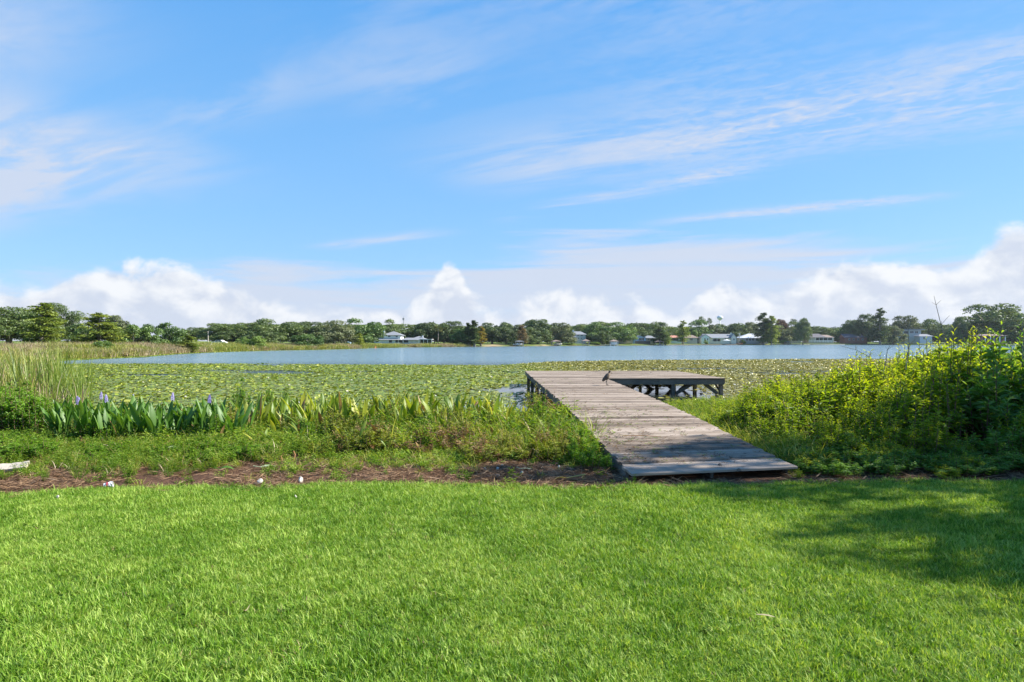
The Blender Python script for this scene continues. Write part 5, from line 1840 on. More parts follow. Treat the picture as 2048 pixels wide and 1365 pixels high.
def build_shrubs():
    rng = random.Random(12)
    n = 0
    used = []
    for row, d0 in enumerate(np.arange(10.4, 21.5, 0.92)):
        for col in range(26):
            c = 1330 + col * 38 + rng.uniform(-14, 14) + (row % 2) * 19
            d = d0 + rng.uniform(-0.35, 0.35)
            x = at(c, d)
            if x < dock_right(d) + 0.75 or x > 0.93 * d + 2.0:
                continue
            if d > near_d(x) + 1.2:
                continue
            zb = max(gz(x, d), -0.1)
            topz = CAM_Z - (np.interp(c, TOP_X, TOP_Y) - HOR) * d / FPX
            # the thicket rises from the lawn side toward the water
            rise = min(1.0, 0.40 + (d - 10.0) / 5.5) if c < 1800 else min(1.0, 0.42 + (d - 10.0) / 3.6)
            hgt = (topz - zb) * rise * rng.choice([0.62, 0.75, 0.86, 0.95, 1.04, 1.1])
            lim = CAM_Z - (np.interp(c, TOP_X, TOP_Y) - HOR) * d / FPX - zb
            hgt = min(hgt, lim * 1.08)
            if rng.random() < 0.16:
                continue
            if hgt < 0.32:
                continue
            hgt = min(hgt, 2.9)
            wid = max(0.75, min(1.5, hgt * 0.85))
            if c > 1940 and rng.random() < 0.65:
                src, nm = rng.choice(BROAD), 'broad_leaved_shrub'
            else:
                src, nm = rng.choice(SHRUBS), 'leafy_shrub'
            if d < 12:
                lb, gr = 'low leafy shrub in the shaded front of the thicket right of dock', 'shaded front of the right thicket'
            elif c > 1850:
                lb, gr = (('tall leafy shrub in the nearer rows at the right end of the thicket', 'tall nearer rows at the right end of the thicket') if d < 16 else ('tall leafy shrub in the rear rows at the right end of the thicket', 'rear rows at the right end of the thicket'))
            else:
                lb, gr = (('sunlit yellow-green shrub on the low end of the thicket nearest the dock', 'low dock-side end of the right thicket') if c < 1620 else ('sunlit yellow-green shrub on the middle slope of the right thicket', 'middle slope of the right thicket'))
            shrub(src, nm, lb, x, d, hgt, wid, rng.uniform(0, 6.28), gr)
            n += 1
    # low plants at the foot of the thicket
    for i in range(84):
        d = rng.uniform(8.95, 10.5)
        x = rng.uniform(dock_right(d) + 0.30, 0.9 * d + 1.0)
        shrub(rng.choice(BROAD + SHRUBS[:2]), 'low_shrub', 'small leafy plant at the foot of the thicket beside the lawn', x, d + (0.2 if x > 7 else 0), rng.uniform(0.16, 0.30) + 0.16 * (d - 8.9), rng.uniform(0.4, 0.65), rng.uniform(0, 6.28), 'small plants at the foot of the thicket', 'plant')
    # bright weeds heaped at the left edge
    for i in range(44):
        c = rng.uniform(-70, 165)
        d = rng.uniform(12.6, 17.0)
        top = np.interp(c, [-70, 0, 60, 110, 140, 170], [725, 745, 752, 790, 805, 820]) + rng.uniform(0, 34)
        x = at(c, d)
        zb = max(gz(x, d), -0.1)
        hgt = CAM_Z - (top - HOR) * d / FPX - zb
        if hgt < 0.25:
            continue
        shrub(rng.choice(WEEDS), 'leafy_weed', 'fresh green leafy weed in the heap at the left edge', x, d, hgt, max(0.7, hgt * 0.75), rng.uniform(0, 6.28), 'fresh green weeds heaped at the left edge', 'weed')
    for c, d, top, lb in ((482, 14.6, 742, 'tall broad leafy weed rising above the pickerelweed left of centre'), (530, 14.8, 752, 'leafy weed just right of the tall broadleaf weed among pickerelweed'),
                          (1078, 13.6, 770, 'spiky upright weed rising beside the dock shadow'), (575, 15.0, 758, 'slender leafy weed above the yellowing pickerelweed')):
        x = at(c, d)
        zb = max(gz(x, d), -0.05)
        shrub(WEEDS[n % 4], 'leafy_weed', lb, x, d, CAM_Z - (top - HOR) * d / FPX - zb, 0.5, n * 1.3, None, 'weed')
        n += 1
    # yellowing weeds that heap up between the pickerelweed and the soil
    for i in range(104):
        d = rng.uniform(10.4, 15.0)
        x = rng.uniform(-9.5, dock_left(d) - 0.25)
        zb = max(gz(x, d), -0.05)
        hgt = (0.30 + 0.11 * (d - 10.6)) * rng.uniform(0.7, 1.35) * (0.55 if x < -4.5 else 1.25)
        if x > -2.5:
            lb, gr = 'yellowish bushy weed on the bank close to the dock', 'bushy bank weeds close to the dock'
        elif x > -5.5:
            lb, gr = 'yellowish bushy weed below the yellowing pickerelweed', 'bushy bank weeds below the yellowing pickerelweed'
        else:
            lb, gr = 'low bushy weed below the dark green pickerelweed at left', 'bushy bank weeds below the dark pickerelweed'
        shrub(rng.choice(YWEEDS if (x > -5 or rng.random() < 0.4) else WEEDS), 'bushy_weed', lb, x, d, hgt, rng.uniform(0.55, 0.95), rng.uniform(0, 6.28), gr, 'weed')
    for i in range(70):                                     # weeds growing up through the pickerelweed
        c = rng.uniform(130, 1010)
        d = rng.uniform(12.4, 15.2)
        x = at(c, d)
        top = rng.uniform(800, 838)
        zb = max(gz(x, d), -0.05)
        shrub(rng.choice(WEEDS if c < 450 and rng.random() < 0.7 else YWEEDS[:3] + WEEDS[:1]), 'leafy_weed', 'leafy weed growing up among the dark pickerelweed leaves' if c < 480 else 'leafy weed growing up among the yellowing pickerelweed leaves',
              x, d, max(0.3, CAM_Z - (top - HOR) * d / FPX - zb), rng.uniform(0.55, 0.8), rng.uniform(0, 6.28), 'weeds among the dark pickerelweed' if c < 480 else 'weeds among the yellowing pickerelweed', 'weed')
    for i in range(46):
        d = rng.uniform(10.2, 12.1)
        x = rng.uniform(-11.5, -4.0)
        shrub(rng.choice(WEEDS), 'leafy_weed', 'green leafy weed in front of the dark green pickerelweed', x, d, rng.uniform(0.22, 0.46), rng.uniform(0.55, 0.85), rng.uniform(0, 6.28), 'green weeds in front of the dark pickerelweed', 'weed')
    for i, (d, off, hh) in enumerate(((10.9, 0.35, 0.75), (11.6, 0.30, 0.7), (10.2, 0.40, 0.55), (12.4, 0.35, 0.75), (13.2, 0.5, 0.8), (9.6, 0.35, 0.4), (12.0, 0.75, 0.7), (14.2, 0.6, 0.8))):
        shrub(WEEDS[i % 4], 'leafy_weed', 'leafy weed hugging the left edge of the dock', dock_left(d) - off, d, hh, 0.65, i * 1.1, 'weeds hugging the left edge of the dock', 'weed')


build_shrubs()


def twig(label, pts, r0=0.012):
    mb = MB()
    pts = [Vector((at(c, d), d, CAM_Z - (row - HOR) * d / FPX)) for c, row, d in pts]
    base = pts[0]
    mb.tube([p - base for p in pts], np.linspace(r0, 0.003, len(pts)), 5)
    rng = random.Random(len(label))
    for i in range(1, len(pts) - 1):
        p = pts[i] - base
        for k in range(2):
            mb.tube([p, p + Vector((rng.uniform(-.16, .16), rng.uniform(-.1, .1), rng.uniform(0.02, .2)))], [r0 * .45, 0.002], 4)
    o = mb.build('bare_stem', M_TWIG, loc=base)
    tag(o, label, 'stem')


twig('tall thin bare stem standing above the right thicket', [(1905, 760, 13), (1893, 690, 13), (1882, 650, 13), (1872, 610, 13), (1868, 592, 13)])
twig('long arching bare stem over the right thicket', [(2060, 720, 12.5), (2030, 672, 12.5), (1998, 655, 12.5), (1968, 642, 12.5), (1950, 634, 12.5)])
twig('upright bare stem at the right edge above the thicket', [(2046, 720, 12), (2047, 668, 12), (2045, 640, 12)])
twig('short bent bare stem left of the tall thin one', [(1812, 740, 13.5), (1818, 690, 13.5), (1816, 658, 13.5), (1820, 645, 13.5)])
twig('bare stem leaning left over the open water beside the thicket', [(1770, 760, 15), (1740, 715, 15), (1712, 700, 15), (1680, 692, 15)])
twig('thin bare stem leaning right above the thicket slope', [(1765, 760, 14.5), (1775, 700, 14.5), (1790, 672, 14.5)])


# ---- cattails and reeds
def reed_clump(seed, n, H, mat, spread=0.35, w=0.02, lean=0.16):
    return blade_tuft(seed, n, H * 0.6, H, w * 0.7, w * 1.2, spread, lean, mat, (0.0, 0.35), 'reed_blades', (0.1, 0.9))


CAT = [reed_clump(300 + i, 22, 2.3, M_CAT, 0.32, 0.022, 0.17) for i in range(4)]
DRY = [reed_clump(310 + i, 16, 1.3, M_DRYREED, 0.12, 0.022, 0.12) for i in range(3)]
REED = [reed_clump(320 + i, 16, 2.0, M_REED, 0.5, 0.045, 0.13) for i in range(4)] + [reed_clump(330 + i, 14, 1.8, M_DRYREED, 0.5, 0.04, 0.13) for i in range(2)]


def build_reeds():
    rng = random.Random(31)
    for i in range(30):
        c = rng.uniform(-90, 172) if i > 5 else rng.uniform(100, 168)
        d = rng.uniform(17.5, 30)
        x = at(c, d)
        top = rng.uniform(664, 702) if c < 120 else rng.uniform(682, 720)
        z = max(gz(x, d), -0.15)
        e = empty('cattail_clump', (x, d, z), rng.uniform(0, 6.28), (1, 1, (CAM_Z - (top - HOR) * d / FPX - z) / 2.2))
        tag(e, 'tall green cattail clump in the reeds at the left edge', 'reeds', 'green cattail clumps at the left edge')
        obj('blades', rng.choice(CAT), e)['kind'] = 'stuff'
    for c, d, top, lb in ((112, 16.8, 738, 'largest dry tan reed bundle behind the left pickerelweed'), (160, 17.2, 744, 'dry tan reed bundle nearest the open lily pads'), (88, 17.4, 755, 'dry reed bundle left of the largest tan one'),
                          (18, 18.0, 738, 'dry tan reeds at the very left edge'), (126, 17.0, 770, 'short broken dry reeds between the two tall tan bundles')):
        x = at(c, d)
        z = max(gz(x, d), -0.15)
        e = empty('dry_reed_clump', (x, d, z), rng.uniform(0, 6.28), (1, 1, (CAM_Z - (top - HOR) * d / FPX - z) / 1.25))
        tag(e, lb, 'reeds')
        obj('blades', rng.choice(DRY), e)['kind'] = 'stuff'
    rg = np.random.default_rng(6)
    # belt of reeds along the far left shore
    P = []
    n = 9500
    t = rg.uniform(-1.15, -0.07, n)
    fd = far_d(t)
    dep = np.interp(t, [-1.15, -0.7, -0.5, -0.3, -0.07], [20, 22, 24, 14, 12])
    y = fd - 1.0 + dep * rg.uniform(0, 1, n)
    P.append(np.column_stack([t * y, y]))
    # and on the near left bank
    n = 1500
    t = rg.uniform(-1.25, -0.765, n)
    y = np.exp(rg.uniform(math.log(24), math.log(80), n))
    P.append(np.column_stack([t * y, y]))
    P = np.concatenate(P)
    k = fbm(P[:, 0], P[:, 1], 5, 0.15, 3) > 0.30
    P = P[k]
    z = np.maximum(ground_z(P[:, 0], P[:, 1]), -0.2)
    mixv = fbm(P[:, 0], P[:, 1], 15, 0.09, 3) + rg.normal(0, 0.12, len(P))
    idx = np.where(mixv > 0.55, rg.integers(4, 6, len(P)), rg.integers(0, 4, len(P)))
    hs = rg.uniform(0.55, 1.0, len(P)) * np.interp(P[:, 1], [20, 60, 120, 300], [0.75, 0.9, 1.0, 0.85])
    scl = np.column_stack([np.interp(P[:, 1], [20, 100, 300], [1, 1.5, 2.4])] * 2 + [hs])
    o = scatter('reed_belt', np.column_stack([P, z]), rots(rg, len(P), 0.06), scl, idx, REED)
    tag(o, 'belt of green and tan reeds along the left and far left shore', 'reeds', kind='stuff')


build_reeds()


# ---- lily pads
def pad_mat():
    m, t, out = new_mat('lily_pad')
    oi = t.new('ShaderNodeObjectInfo').outputs['Random']
    pos = t.new('ShaderNodeNewGeometry').outputs['Position']
    p = t.sep(pos)
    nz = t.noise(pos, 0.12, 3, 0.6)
    # pads right of the dock turn olive and brown: backlight put in the colour
    backlit = t.ss(t.m('ADD', p[0], t.m('MULTIPLY', t.m('SUBTRACT', nz, 0.5), 14.0)), -4.0, 9.0)
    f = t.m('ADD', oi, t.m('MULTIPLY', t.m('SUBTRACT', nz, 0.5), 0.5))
    pad_green = t.ramp(f, [(0.05, (0.145, 0.210, 0.012)), (0.40, (0.222, 0.282, 0.018)), (0.8, (0.305, 0.350, 0.038)), (0.97, (0.40, 0.40, 0.08))])
    pad_backlit = t.ramp(f, [(0.05, (0.13, 0.125, 0.012)), (0.4, (0.235, 0.215, 0.024)), (0.75, (0.36, 0.325, 0.060)), (0.95, (0.50, 0.45, 0.16))])
    c = t.mix(backlit, pad_green, pad_backlit)
    b = t.new('ShaderNodeBsdfPrincipled')
    t.put(b.inputs['Base Color'], c)
    b.inputs['Roughness'].default_value = 0.38
    b.inputs['Specular IOR Level'].default_value = 0.45
    tr = t.new('ShaderNodeBsdfTranslucent')
    t.put(tr.inputs[0], c)
    mx = t.new('ShaderNodeMixShader')
    mx.inputs[0].default_value = 0.22
    t.l.new(b.outputs[0], mx.inputs[1])
    t.l.new(tr.outputs[0], mx.inputs[2])
    t.l.new(mx.outputs[0], out.inputs[0])
    return m


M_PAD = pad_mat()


def pad_mesh(seed, curl):
    rng = np.random.default_rng(seed)
    n = 13
    a = np.linspace(0.16, 2 * math.pi - 0.16, n)
    r = 1.0 + rng.normal(0, 0.04, n)
    lift = curl * np.clip(np.cos(a * rng.integers(1, 3) + rng.uniform(0, 6)), 0, 1) + rng.normal(0, 0.02, n)
    v = [(0, 0, 0.02)] + [(math.cos(t) * q * 0.6, math.sin(t) * q * 0.6, 0.03 + l * 0.25) for t, q, l in zip(a, r, lift)] + [(math.cos(t) * q * (1 - 0.35 * max(l, 0)), math.sin(t) * q * (1 - 0.35 * max(l, 0)), 0.02 + l) for t, q, l in zip(a, r, lift)]
    f3 = [(0, 1 + i, 2 + i) for i in range(n - 1)]
    f4 = [(1 + i, 1 + n + i, 2 + n + i, 2 + i) for i in range(n - 1)]
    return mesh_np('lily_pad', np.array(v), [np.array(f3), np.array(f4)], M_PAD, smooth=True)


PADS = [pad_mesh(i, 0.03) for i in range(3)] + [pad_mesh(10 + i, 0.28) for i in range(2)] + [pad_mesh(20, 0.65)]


def build_pads():
    rg = np.random.default_rng(9)
    n = 290000
    t = rg.uniform(-0.80, 1.15, n)
    lo, hi = 15.5, lily_d(t) + rg.normal(0, 1.0, n)
    y = np.sqrt(rg.uniform(0, 1, n) * (hi ** 2 - lo ** 2) + lo ** 2)
    x = t * y
    ok = (ground_z(x, y) < -0.02)
    # open leads of water
    lead = fbm(x, y * 2.4, 41, 0.16, 3)
    ok &= (lead + rg.normal(0, 0.035, n) > 0.325)
    # open water beside and below the dock
    u = (x > 4.4) & (x < 9.6) & (y > 20) & (y < 29.5)
    ok &= ~(u & (rg.uniform(0, 1, n) > np.clip((x - 8.2) * 0.5, 0.02, 1)))
    v = (x > -0.6) & (x < 4.2) & (y > 14) & (y < 33)
    ok &= ~(v & (rg.uniform(0, 1, n) > 0.25))
    wv = (x > 9.0) & (x < 11) & (y < 27) & (rg.uniform(0, 1, n) > 0.6)
    ok &= ~wv
    x, y = x[ok], y[ok]
    # fringe of pads below the far left reeds
    m = 9000
    t2 = rg.uniform(-0.76, -0.24, m)
    y2 = far_d(t2) - rg.uniform(0, 1, m) ** 1.6 * 7.5
    x, y = np.concatenate([x, t2 * y2]), np.concatenate([y, y2])
    n = len(x)
    r = rg.uniform(0.055, 0.135, n) * np.interp(y, [16, 60, 110], [0.95, 1.2, 1.9])
    up = rg.uniform(0, 1, n)
    curl = np.clip(0.10 + (x > 1) * 0.14, 0, 1)
    idx = np.where(up < curl, rg.integers(3, 6, n), rg.integers(0, 3, n))
    z = 0.006 + 0.03 * rg.uniform(0, 1, n) ** 3
    rot = np.column_stack([rg.normal(0, 0.05, n), rg.normal(0, 0.05, n), rg.uniform(0, 6.28, n)])
    tilt = (rg.uniform(0, 1, n) < 0.08)
    rot[:, 0] += tilt * rg.normal(0, 0.28, n)
    z = z + tilt * r * 0.2
    # the 300 that show largest are things of their own
    vis = (np.abs(x / y) < 0.83) & (y > 17.2)
    size = np.where(vis, r * r / y ** 3, 0)
    big = np.argsort(-size)[:300]
    rest = np.ones(n, bool)
    rest[big] = False
    for i in big:
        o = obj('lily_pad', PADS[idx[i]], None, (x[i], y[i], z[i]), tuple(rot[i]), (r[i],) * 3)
        if x[i] > dock_right(y[i]):
            tag(o, 'floating lily pad on the water right of the dock', 'lily pad', 'near lily pads right of the dock')
        else:
            k = 0 if x[i] < -7.5 else 1 if x[i] < -3.5 else 2 if x[i] < -0.4 else 3
            tag(o, ['floating lily pad just behind the dark green pickerelweed at left', 'floating lily pad behind the middle of the pickerelweed stand', 'floating lily pad behind the right end of the yellowing pickerelweed', 'floating lily pad in the dark water along the left dock edge'][k],
                'lily pad', ['pads behind the dark pickerelweed', 'pads behind the middle of the stand', 'pads behind the right end of the stand', 'pads along the left dock edge'][k])
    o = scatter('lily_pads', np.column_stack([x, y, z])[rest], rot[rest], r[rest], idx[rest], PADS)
    tag(o, 'wide carpet of floating lily pads across the near lake', 'lily pads', kind='stuff')
    # white blooms among them, most standing in for glints off the pads
    mw = plain('lily_petals', (0.85, 0.83, 0.74), 0.5, 0.05)
    my = plain('lily_heart', (0.75, 0.52, 0.08), 0.6, 0.1)
    parts = []
    for ring, (k, e, L) in enumerate(((8, 0.25, 1.0), (8, 0.65, 0.9), (6, 1.0, 0.7))):
        a = np.arange(k) * 2 * math.pi / k + ring * 0.3
        d = np.stack([np.cos(a) * math.cos(e), np.sin(a) * math.cos(e), np.full(k, math.sin(e))], 1)
        nr = np.stack([-np.cos(a) * math.sin(e), -np.sin(a) * math.sin(e), np.full(k, math.cos(e))], 1)
        parts.append(leaves(d * 0.08, d, nr, np.full(k, L), np.full(k, 0.42), np.full(k, 0.5), -0.1, 0.15))
    fv, ff, ft = join_geo(parts)
    petals = mesh_np('petals', fv, ff, mw)
    heart = MB().tube([(0, 0, 0.0), (0, 0, 0.3)], [0.2, 0.14], 7).mesh('heart', my)
    sel = rg.permutation(np.nonzero(rest & (np.abs(x / y) < 0.84) & (y > 19) & (y < 66) & ((x > 1.5) | (rg.uniform(0, 1, n) < 0.45)))[0])[:150]
    for i in sel:
        e = empty('lily_glint', (x[i], y[i], 0.04), rg.uniform(0, 6), rg.uniform(0.055, 0.085))
        e.rotation_euler = (rg.normal(0, 0.2), rg.normal(0, 0.2), rg.uniform(0, 6))
        if x[i] > 1.5:
            tag(e, 'white lily shape for glints and blooms among the olive pads right of the dock', 'flower', 'white lily glints and blooms right of the dock')
        else:
            tag(e, 'white lily shape for glints and blooms among the green pads left of the dock', 'flower', 'white lily glints and blooms left of the dock')
        obj('petals', petals, e)
        obj('heart', heart, e)


build_pads()

# ---- oaks out of the picture on the right; their crowns throw the shade on lawn, dock and thicket
SHADE = {}
for lb, x, y, wd, ht, sd in (('live oak beyond the right edge shading the right side of the lawn', 16.4, 6.6, 7.2, 10.6, 0),
                             ('wide live oak beyond the right edge, farthest from the lake', 21.5, 6.4, 8.0, 11.5, 1),
                             ('taller live oak beyond the right edge shading the foot of the dock', 15.5, 10.2, 5.4, 12.2, 1)):
    parts, H, W = mk_tree('oak_shade', 11 + 7 * sd) if sd not in SHADE else SHADE[sd]
    SHADE[sd] = (parts, H, W)
    e = empty('oak_tree', (x, y, 0.2), 1.0 + sd, (wd / W, wd / W, ht / H))
    tag(e, lb, 'tree')
    for nm, me in parts:
        p = obj(nm, me, e)
        if nm == 'hanging_moss':
            p['kind'] = 'stuff'
# ================================================================== THE BIRD
def build_bird():
    d = 21.8
    bx, bz = at(1213.5, d), deck_z(d) + 0.004
    m, t, out = new_mat('plumage')
    tc = t.new('ShaderNodeTexCoord').outputs['Object']
    p = t.sep(tc)
    fl = t.noise(t.comb(t.m('MULTIPLY', p[0], 60.0), t.m('MULTIPLY', p[1], 60.0), t.m('MULTIPLY', p[2], 28.0)), 1.0, 2, 0.5)
    spots = t.ss(fl, 0.56, 0.66)
    body = t.mix(spots, (0.050, 0.036, 0.026), (0.30, 0.25, 0.19))
    front = t.ss(p[0], 0.015, 0.075)
    body = t.mix(t.m('MULTIPLY', front, 0.55), body, (0.26, 0.17, 0.10))
    head = t.ss(p[2], 0.40, 0.43)
    c = t.mix(head, body, (0.055, 0.042, 0.036))
    bill = t.m('MULTIPLY', t.ss(p[0], 0.128, 0.14), t.ss(p[2], 0.33, 0.35))
    c = t.mix(bill, c, (0.16, 0.12, 0.08))
    leg = t.ss(p[2], 0.205, 0.185)
    c = t.mix(leg, c, (0.085, 0.08, 0.07))
    b = t.new('ShaderNodeBsdfPrincipled')
    t.put(b.inputs['Base Color'], c)
    b.inputs['Roughness'].default_value = 0.75
    t.l.new(b.outputs[0], out.inputs[0])
    # joints: (x forward to the right, y, z), radii; body slopes from raised breast to low tail
    J = [(-0.02, 0, 0.290), (0.045, 0, 0.350), (0.086, 0, 0.395), (0.098, 0, 0.428), (0.096, 0, 0.462), (0.100, 0, 0.495), (0.122, 0, 0.496),
         (0.152, 0, 0.462), (0.178, 0, 0.415), (0.194, 0, 0.370),
         (-0.085, 0, 0.225), (-0.130, 0, 0.170), (-0.155, 0, 0.125),
         (0.012, 0.028, 0.225), (0.020, 0.032, 0.165), (0.004, 0.032, 0.095), (0.010, 0.032, 0.010),
         (0.0, -0.028, 0.225), (-0.004, -0.034, 0.165), (-0.052, -0.036, 0.115), (0.004, -0.036, 0.052), (0.03, -0.036, 0.012)]
    RD = [0.104, 0.098, 0.056, 0.036, 0.031, 0.040, 0.030, 0.010, 0.008, 0.004, 0.080, 0.050, 0.018,
          0.036, 0.013, 0.0085, 0.007, 0.036, 0.013, 0.0085, 0.0075, 0.006]
    E = [(0, 1), (1, 2), (2, 3), (3, 4), (4, 5), (5, 6), (6, 7), (7, 8), (8, 9), (0, 10), (10, 11), (11, 12),
         (0, 13), (13, 14), (14, 15), (15, 16), (0, 17), (17, 18), (18, 19), (19, 20), (20, 21)]
    k = len(J)
    for foot in (16, 21):                                   # three toes forward, one back
        fx, fy, fz = J[foot]
        for dx_, dy_ in ((0.062, 0.0), (0.05, 0.032), (0.05, -0.032), (-0.03, 0.0)):
            J.append((fx + dx_, fy + dy_, 0.004))
            RD.append(0.0042)
            E.append((foot, k))
            k += 1
    me = bpy.data.meshes.new('bird_body')
    me.from_pydata(J, E, [])
    me.materials.append(m)
    root = empty('wading_bird', (bx, d, bz), 0.22, 1.04)
    tag(root, 'brown speckled wading bird with long down-curved bill standing on the dock', 'bird')
    o = obj('body', me, root)
    sk = o.modifiers.new('skin', 'SKIN')
    sk.use_smooth_shade = True
    for i, sv_ in enumerate(me.skin_vertices[0].data):
        sv_.radius = (RD[i], RD[i] * (0.80 if i in (0, 1, 10) else 1.0))
        sv_.use_root = (i == 0)
    ss = o.modifiers.new('smooth', 'SUBSURF')
    ss.levels = ss.render_levels = 2
    # folded wings: a layered shell of feathers on each side, part of the plumage
    rng = np.random.default_rng(3)
    for side in (-1, 1):
        n = 70
        q = rng.uniform(0, 1, n)
        h_ = rng.uniform(-1, 1, n)
        pos = np.column_stack([0.055 - 0.16 * q, side * (0.080 - 0.024 * q + 0.004 * rng.uniform(0, 1, n)), 0.355 - 0.135 * q + 0.05 * h_ * (1 - 0.45 * q)])
        dr = np.column_stack([-np.ones(n) * 0.72, side * -0.12 * np.ones(n), -0.66 + 0.1 * h_])
        nr = np.column_stack([np.zeros(n), side * np.ones(n), np.full(n, 0.15)])
        v, f, tn = leaves(pos, dr, nr, rng.uniform(0.055, 0.10, n), rng.uniform(0.018, 0.026, n), rng.uniform(0, 1, n), 0.02, 0.06)
        w_ = obj('wing', mesh_np('wing', v, f, leaf_mat('wing_feathers', ((0.045, 0.032, 0.022), (0.10, 0.075, 0.052), (0.24, 0.19, 0.14)), 0.02, 0.02, 0.0), tn), root)
        w_['kind'] = 'stuff'
    for s in (-1, 1):
        e = MB().tube([(0.114, s * 0.034, 0.502), (0.114, s * 0.0385, 0.502)], [0.006, 0.003], 8)
        e.build('eye', M_DARK, root)
    return root


build_bird()

# ================================================================== SMALL THINGS ON THE GROUND
M_SHELL = plain('bleached_shell', (0.50, 0.46, 0.40), 0.6, 0.2, 30.0)
M_BOARD = plain('bleached_board', (0.42, 0.37, 0.30), 0.85, 0.15, 5.0, 0.4)


def shell_mesh(seed):
    rng = random.Random(seed)
    mb = MB()
    pts, rad = [], []
    n = 26
    for i in range(n):                                      # coiled tube that widens to the mouth
        q = i / (n - 1)
        a = q * 2.3 * 2 * math.pi
        r = 0.004 + 0.026 * q ** 1.3
        pts.append((math.cos(a) * r * 1.05, math.sin(a) * r * 1.05, 0.045 - 0.026 * q))
        rad.append(0.004 + 0.024 * q ** 1.15)
    mb.tube(pts, rad, 8)
    return mb.mesh('snail_shell', M_SHELL, True)


SH = [shell_mesh(1)]
SHELLS = [(520, 969.5, 'pale snail shell at the lawn edge, left of two close together', 1.15), (598, 966, 'pale snail shell at the lawn edge, right of two close together', 1.25),
          (994, 938, 'topmost pale snail shell on the soil left of the dock', 0.9), (996, 951, 'pale snail shell in the litter left of the dock, lower of a close pair', 0.9),
          (1042, 946, 'pale snail shell on the soil nearest the dock, upper one', 0.8), (969, 939, 'greyish snail shell half hidden in clippings left of the dock', 0.7),
          (953, 912, 'small pale snail shell high among the bank weeds left of dock', 0.7), (1005, 930, 'small whitish snail shell just above the shell pair', 0.6),
          (1120, 933, 'snail shell lying in the shade by the left dock edge', 0.8), (1646, 938, 'white snail shell in shade under the thicket, left of two', 1.0),
          (1671, 934, 'white snail shell in shade under the thicket, right of two', 0.9), (593, 1000, 'tiny pale shell lying in the lawn left of centre', 0.6), (117, 1002, 'tiny pale shell lying in the lawn at far left', 0.6)]
for i, (c, r, lb, s) in enumerate(SHELLS):
    x, y, _ = px(c, r, 0.27)
    z = gz(x, y)
    o = obj('snail_shell', SH[0], None, (x, y, z + 0.03 * s + (0.03 if r > 980 else 0.0)), (0.6 + i * 0.9, 0.5 * (i % 3), i * 1.3), (s * 0.78,) * 3)
    tag(o, lb, 'shell')

x, y, _ = px(20, 943, 0.27)
e = empty('weathered_board', (x, y, gz(x, y) + 0.07), 0.30)
e.rotation_euler = (0.42, 0.0, 0.30)
e.scale = (0.72, 0.62, 0.9)
tag(e, 'bleached pale board lying broken in two at the left edge of the soil', 'board')
for xa, xb, tz in ((-0.34, 0.0, 0.0), (0.012, 0.34, 0.10)):
    mb = MB()
    n = 5
    for i in range(n):
        xx = xa + (xb - xa) * i / (n - 1)
        wob = 0.006 * math.sin(i * 2.1 + xa * 9)
        mb.v += [(xx, -0.13 + wob, 0), (xx, 0.13 + wob, 0), (xx, 0.13 + wob, 0.05 + wob * .4), (xx, -0.13 + wob, 0.05 - wob * .4)]
    for i in range(n - 1):
        a = i * 4
        mb.f += [(a, a + 1, a + 5, a + 4), (a + 1, a + 2, a + 6, a + 5), (a + 2, a + 3, a + 7, a + 6), (a + 3, a, a + 4, a + 7)]
    mb.f += [(3, 2, 1, 0), (n * 4 - 4, n * 4 - 3, n * 4 - 2, n * 4 - 1)]
    o = mb.build('piece', M_BOARD, e)
    o.rotation_euler = (0, -tz, 0.05 * tz)

# crumpled cup
x, y, _ = px(208, 979, 0.27)
mb = MB()
rng = random.Random(2)
for i in range(7):
    q = i / 6
    for j in range(12):
        a = j / 12 * 2 * math.pi
        r = (0.030 + 0.012 * q) * (1 + 0.22 * math.sin(j * 2.3 + i * 1.7) * math.sin(q * 3.0))
        mb.v.append((math.cos(a) * r, math.sin(a) * r * 0.75, 0.11 * q))
for i in range(6):
    for j in range(12):
        a, b2 = i * 12 + j, i * 12 + (j + 1) % 12
        mb.f.append((a, b2, b2 + 12, a + 12))
mb.f.append(tuple(reversed(range(12))))
e = empty('crumpled_cup', (x, y, gz(x, y) + 0.05), 0.4)
e.rotation_euler = (0.2, 1.45, 0.5)
tag(e, 'crumpled white and red paper cup on the soil edge at left', 'cup')
mb.build('cup_wall', plain('white_paper', (0.78, 0.75, 0.76), 0.6, 0.05), e)
MB().tube([(0, 0, 0.035), (0, 0, 0.06)], [0.0385, 0.0405], 12, cap=False).build('red_band', plain('red_print', (0.45, 0.05, 0.08), 0.6, 0.05), e)


# cut leaves lying about
def flat_leaf(name, label, c, r, L, W, rz, mat, z=0.06, tilt=0.1, bend=0.15, stalk=0.0):
    x, y, _ = px(c, r, 0.27)
    k = 8
    q = np.linspace(0, 1, k)
    wd = W / 2 * np.sin(np.pi * np.clip(q * 0.9 + 0.08, 0, 1)) ** 0.8
    v, f = [], []
    for i in range(k):
        zz = bend * L * math.sin(q[i] * 3.0)
        v += [(q[i] * L, -wd[i], zz + 0.12 * wd[i]), (q[i] * L, 0, zz), (q[i] * L, wd[i], zz + 0.12 * wd[i])]
    for i in range(k - 1):
        a = i * 3
        f += [(a, a + 3, a + 4, a + 1), (a + 1, a + 4, a + 5, a + 2)]
    parts = [(np.array(v), [np.array(f)], np.full(len(v), 0.65))]
    if stalk:
        parts.append(stem_geo((-stalk, 0.04, 0.01), (0.01, 0, 0.0), 0.008, 0.005, 0.8, 5))
    vv, ff, tt = join_geo(parts)
    o = obj(name, mesh_np(name, vv, ff, mat, tt, smooth=True), None, (x, y, gz(x, y) + z), (tilt, 0.05, rz))
    tag(o, label, 'leaf')


